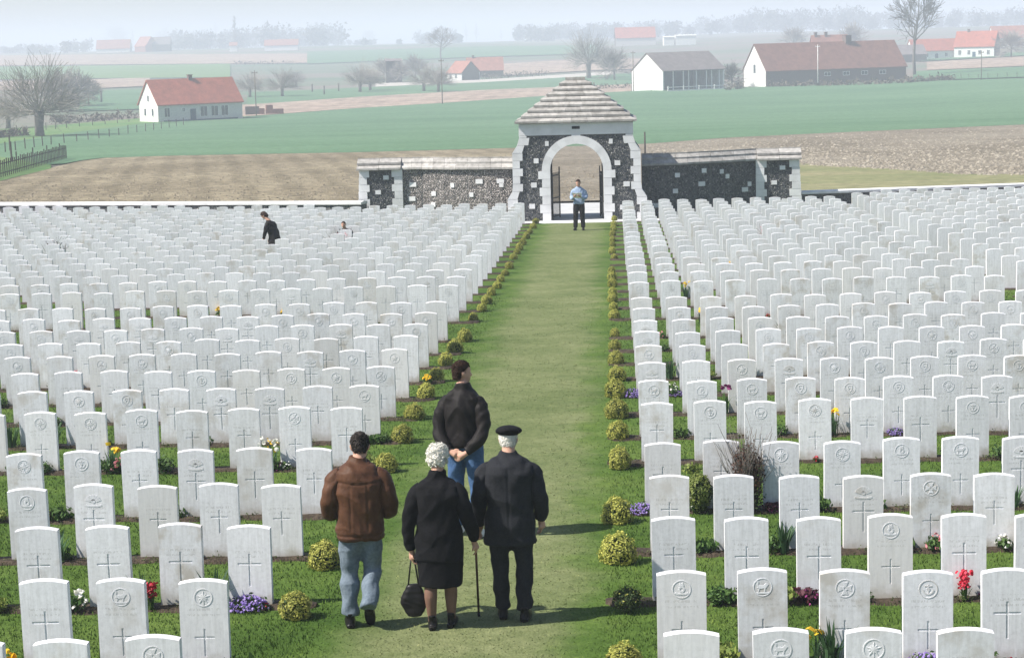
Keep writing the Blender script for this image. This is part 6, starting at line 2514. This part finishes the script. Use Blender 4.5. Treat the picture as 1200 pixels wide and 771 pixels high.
# ---- 4: young man standing, hands clasped behind his back, head turned right
def man_black():
    P = person(ground(-1.57, 20.5), math.radians(-16), 'dark-haired man in black jacket and jeans, hands clasped behind his back', GROUP_P)
    body = MB()
    hc = (-.02, .03, 1.69)
    R = head(body, hc, 1.02, -.85, .02)
    limb_path(body, [(0, -.02, 1.43), (-.005, -.01, 1.52), (-.015, .01, 1.60)], [.068, .06, .058])
    loft(body, [((0, 0, 1.0), .12, .09), ((0, -.01, 1.3), .15, .10), ((0, -.01, 1.47), .10, .07)], 14)
    hand(body, (.085, -.21, .905), (-.8, -.12, -.5), 1, .45, (0, 1, 0))
    hand(body, (-.08, -.20, .92), (.85, -.15, -.45), -1, .45, (0, 1, 0))
    fuse('body', body, m_skin, P, .009, 2)
    tr = MB()
    trouser_legs(tr, [(-.095, 0, .95), (.095, 0, .95)], [(-.11, .04, .51), (.12, .02, .51)], [(-.11, .03, .10), (.14, -.08, .10)], (.102, .080, .072))
    fuse('jeans', tr, m_jean_dark, P, .011, 3, cloth_folds(.006, 3.0, 22, 9))
    for x, y, h in ((-.11, .03, .1), (.14, -.08, -.2)):
        sh = MB()
        shoe(sh, (x, y, 0), h)
        fuse('shoe', sh, m_white_shoe, P, .008, 2)
    jk = MB()
    SL = {}
    loft(jk, [((0, -.005, .94), .175, .14), ((0, -.01, .96), .185, .148), ((0, -.01, 1.1), .19, .155), ((0, -.015, 1.25), .20, .16), ((0, -.02, 1.37), .205, .155), ((0, -.02, 1.45), .196, .135), ((0, -.012, 1.50), .148, .11), ((0, -.005, 1.53), .095, .09), ((0, 0, 1.60), .078, .078)], 24, 2.3)
    for s in (-1, 1):
        limb_path(SL.setdefault(s, MB()), [(s * .13, -.02, 1.405), (s * .195, -.03, 1.355), (s * .235, -.075, 1.19), (s * .222, -.12, 1.07), (s * .15, -.18, .97), (s * .09, -.20, .925)], [.076, .082, .074, .07, .06, .05], 14)
    j = fuse('jacket', jk, m_black2, P, .011, 3, cloth_folds(.014, 4.7, 15, 6))
    sleeves(SL, m_black2, j, .011, 4.7)
    hb = MB()
    hair_cap(hb, R, hc, 1.02, SHORT_HAIR)
    strands(fuse('hair', hb, m_hair_dark, P, .008, 2, cloth_folds(.003, 1, 60, 50)), m_hair_dark, 1400, .024)


# ---- 5: visitor in the gateway reading a sheet
def man_gate():
    P = person(ground(-1.15, 67.28), math.radians(172), 'visitor in pale blue shirt reading a leaflet before the gate', GROUP_P)
    body = MB()
    hc = (0, .06, 1.555)
    R = head(body, hc, 1.0, 0, .45)
    limb_path(body, [(0, -.01, 1.34), (0, .01, 1.42), (0, .035, 1.49)], [.064, .056, .054])
    for s in (-1, 1):
        hand(body, (s * .10, .30, 1.13), (-s * .3, .7, .2), s, .5, (-s * .4, 0, 1))
    loft(body, [((0, 0, .95), .12, .09), ((0, -.01, 1.2), .15, .10), ((0, -.01, 1.38), .10, .07)], 14)
    fuse('body', body, m_skin, P, .011, 2)
    tr = MB()
    trouser_legs(tr, [(-.09, 0, .88), (.09, 0, .88)], [(-.11, .02, .47), (.11, .02, .47)], [(-.13, 0, .09), (.13, 0, .09)], (.10, .08, .07))
    fuse('trousers', tr, m_black2, P, .013, 3)
    for x in (-.13, .13):
        sh = MB()
        shoe(sh, (x, 0, 0), -x)
        fuse('shoe', sh, m_shoe, P, .010, 2)
    jk = MB()
    loft(jk, [((0, 0, .86), .185, .13), ((0, -.01, 1.0), .19, .135), ((0, -.02, 1.2), .205, .14), ((0, -.02, 1.29), .2, .13), ((0, -.015, 1.35), .17, .115), ((0, -.005, 1.395), .115, .09), ((0, .005, 1.44), .07, .07)], 20, 2.3)
    for s in (-1, 1):
        limb_path(jk, [(s * .12, -.02, 1.30), (s * .195, -.02, 1.25), (s * .24, -.02, 1.10), (s * .20, .14, 1.06), (s * .11, .27, 1.12)], [.075, .078, .066, .06, .048], 12)
    fuse('shirt', jk, m_shirt, P, .013, 3, cloth_folds(.008, 2, 15, 7))
    hb = MB()
    hair_cap(hb, R, hc, 1.0, SHORT_HAIR)
    fuse('hair', hb, m_hair_dark, P, .01, 2)
    a = math.radians(172)
    lx, ly = -1.15 - math.sin(a) * .36, 67.28 + math.cos(a) * .36
    S = empty('leaflet', (lx, ly, -SLOPE * 67 + 1.16), a)
    S.rotation_euler = (math.radians(-35), 0, a)
    tag(S, 'white folded leaflet held by the visitor at the gate', 'leaflet')
    for s in (-1, 1):
        mb = MB()
        mb.add([(0, 0, -.11), (s * .15, -.03, -.11), (s * .15, -.03, .11), (0, 0, .11), (0, .003, -.11), (s * .15, -.027, -.11), (s * .15, -.027, .11), (0, .003, .11)],
               [(0, 1, 2, 3), (7, 6, 5, 4), (0, 4, 5, 1), (1, 5, 6, 2), (2, 6, 7, 3), (3, 7, 4, 0)])
        mb.build('page', m_paper, S)


# ---- 6: woman in a long dark coat, stooping among the stones
def woman_far():
    p = tuple(on_ground(320, 248, h=1.45)[:2])
    P = person(ground(*p), math.radians(72), 'brown-haired woman in long dark coat stooping among the far left headstones', GROUP_P)
    P.scale = (.93, .93, .89)
    body = MB()
    hc = (0, .30, 1.50)
    R = head(body, hc, .98, 0.1, .8)
    limb_path(body, [(0, .13, 1.30), (0, .19, 1.38), (0, .25, 1.44)], [.062, .054, .052])
    for s in (-1, 1):
        hand(body, (s * .2, .26, .78), (0, .2, -1), s, .5)
    loft(body, [((0, 0, .9), .12, .09), ((0, .05, 1.1), .14, .10), ((0, .12, 1.28), .09, .07)], 14)
    fuse('body', body, m_skin, P, .011, 2)
    lg = MB()
    for s in (-1, 1):
        limb_path(lg, [(s * .085, 0, .7), (s * .085, 0, .45), (s * .085, -.02, .3), (s * .085, -.01, .08)], [.085, .06, .056, .04], 10)
    fuse('legs', lg, m_black2, P, .012, 2)
    for s in (-1, 1):
        sh = MB()
        shoe(sh, (s * .085, 0, 0), -s * .1, 0, .25, .045)
        fuse('shoe', sh, m_shoe, P, .01, 2)
    ct = MB()
    loft(ct, [((0, -.02, .42), .25, .20), ((0, -.02, .45), .255, .21), ((0, -.02, .7), .225, .18), ((0, 0, .92), .19, .15), ((0, .05, 1.1), .20, .15), ((0, .10, 1.24), .195, .14), ((0, .13, 1.31), .14, .10), ((0, .16, 1.36), .075, .07)], 20, 2.3)
    for s in (-1, 1):
        limb_path(ct, [(s * .15, .10, 1.26), (s * .22, .12, 1.18), (s * .245, .16, 1.0), (s * .22, .24, .8)], [.075, .075, .065, .05], 12)
    fuse('coat', ct, m_black2, P, .013, 3, cloth_folds(.010, 1, 14, 5))
    hb = MB()
    hair_cap(hb, R, hc, 1.0, [((0, -.05, -.11), .06, .045), ((0, -.045, -.05), .082, .07), ((0, -.03, .0), .09, .088), ((0, -.018, .05), .09, .10), ((0, -.010, .10), .075, .09), ((0, -.008, .14), .03, .03)])
    fuse('hair', hb, m_hair_dark, P, .01, 2)


# ---- 7: person crouching between far stones, only head and shoulders show
def person_low():
    p = tuple(on_ground(404, 259.5, h=.90)[:2])
    P = person(ground(*p), math.radians(160), 'crouching person in dark top, head just above far left headstones', GROUP_P)
    P.scale = (.86, .86, .80)
    body = MB()
    hc = (0, .10, 1.0)
    R = head(body, hc, 1.0, .3, .15)
    limb_path(body, [(0, 0, .78), (0, .03, .86), (0, .06, .93)], [.064, .056, .054])
    loft(body, [((0, -.05, .3), .13, .10), ((0, -.03, .6), .15, .10), ((0, 0, .82), .09, .07)], 14)
    for s in (-1, 1):
        hand(body, (s * .16, .40, .50), (-s * .2, .9, -.3), s, .5)
    fuse('body', body, m_skin, P, .011, 2)
    tr = MB()
    for s in (-1, 1):
        limb_path(tr, [(s * .1, -.08, .30), (s * .15, .2, .40), (s * .15, .36, .46), (s * .14, .26, .26), (s * .13, .14, .09)], [.1, .088, .076, .066, .055], 12)
    loft(tr, [((0, -.1, .18), .13, .1), ((0, -.1, .28), .17, .14), ((0, -.08, .4), .16, .12)], 16)
    fuse('trousers', tr, m_black, P, .013, 2)
    for s in (-1, 1):
        sh = MB()
        shoe(sh, (s * .13, .14, 0), -s * .1)
        fuse('shoe', sh, m_shoe, P, .01, 2)
    jk = MB()
    loft(jk, [((0, -.08, .32), .18, .13), ((0, -.05, .5), .195, .14), ((0, -.03, .68), .205, .14), ((0, -.02, .76), .19, .12), ((0, 0, .83), .12, .09), ((0, .01, .87), .07, .07)], 20, 2.3)
    for s in (-1, 1):
        limb_path(jk, [(s * .15, -.02, .78), (s * .23, .0, .70), (s * .25, .1, .55), (s * .2, .25, .50), (s * .16, .38, .50)], [.075, .076, .066, .06, .048], 12)
    fuse('jacket', jk, m_black, P, .013, 3, cloth_folds(.008, 1, 14, 6))
    hb = MB()
    hair_cap(hb, R, hc, 1.0, SHORT_HAIR)
    fuse('hair', hb, m_hair_dark, P, .01, 2)


man_brown()
woman_black()
man_beret()
man_black()
man_gate()
woman_far()
person_low()
# ================================================================== haze (the damp spring air over the plain)
def make_haze():
    m = bpy.data.materials.new('haze_air')
    m.use_nodes = True
    nt = m.node_tree
    nt.nodes.remove(nt.nodes['Principled BSDF'])
    v = nt.nodes.new('ShaderNodeVolumePrincipled')
    v.inputs['Color'].default_value = (0.82, 0.88, 1.0, 1)
    v.inputs['Density'].default_value = HAZE
    v.inputs['Anisotropy'].default_value = 0.0
    nt.links.new(v.outputs[0], nt.nodes['Material Output'].inputs['Volume'])
    mb = MB()
    mb.box(-6000, 6000, -100, 9500, -25, 40)
    o = mb.build('haze', m)
    tag(o, 'thin pale blue haze lying over the plain', 'haze', kind='stuff')


HAZE = 0.00082
make_haze()
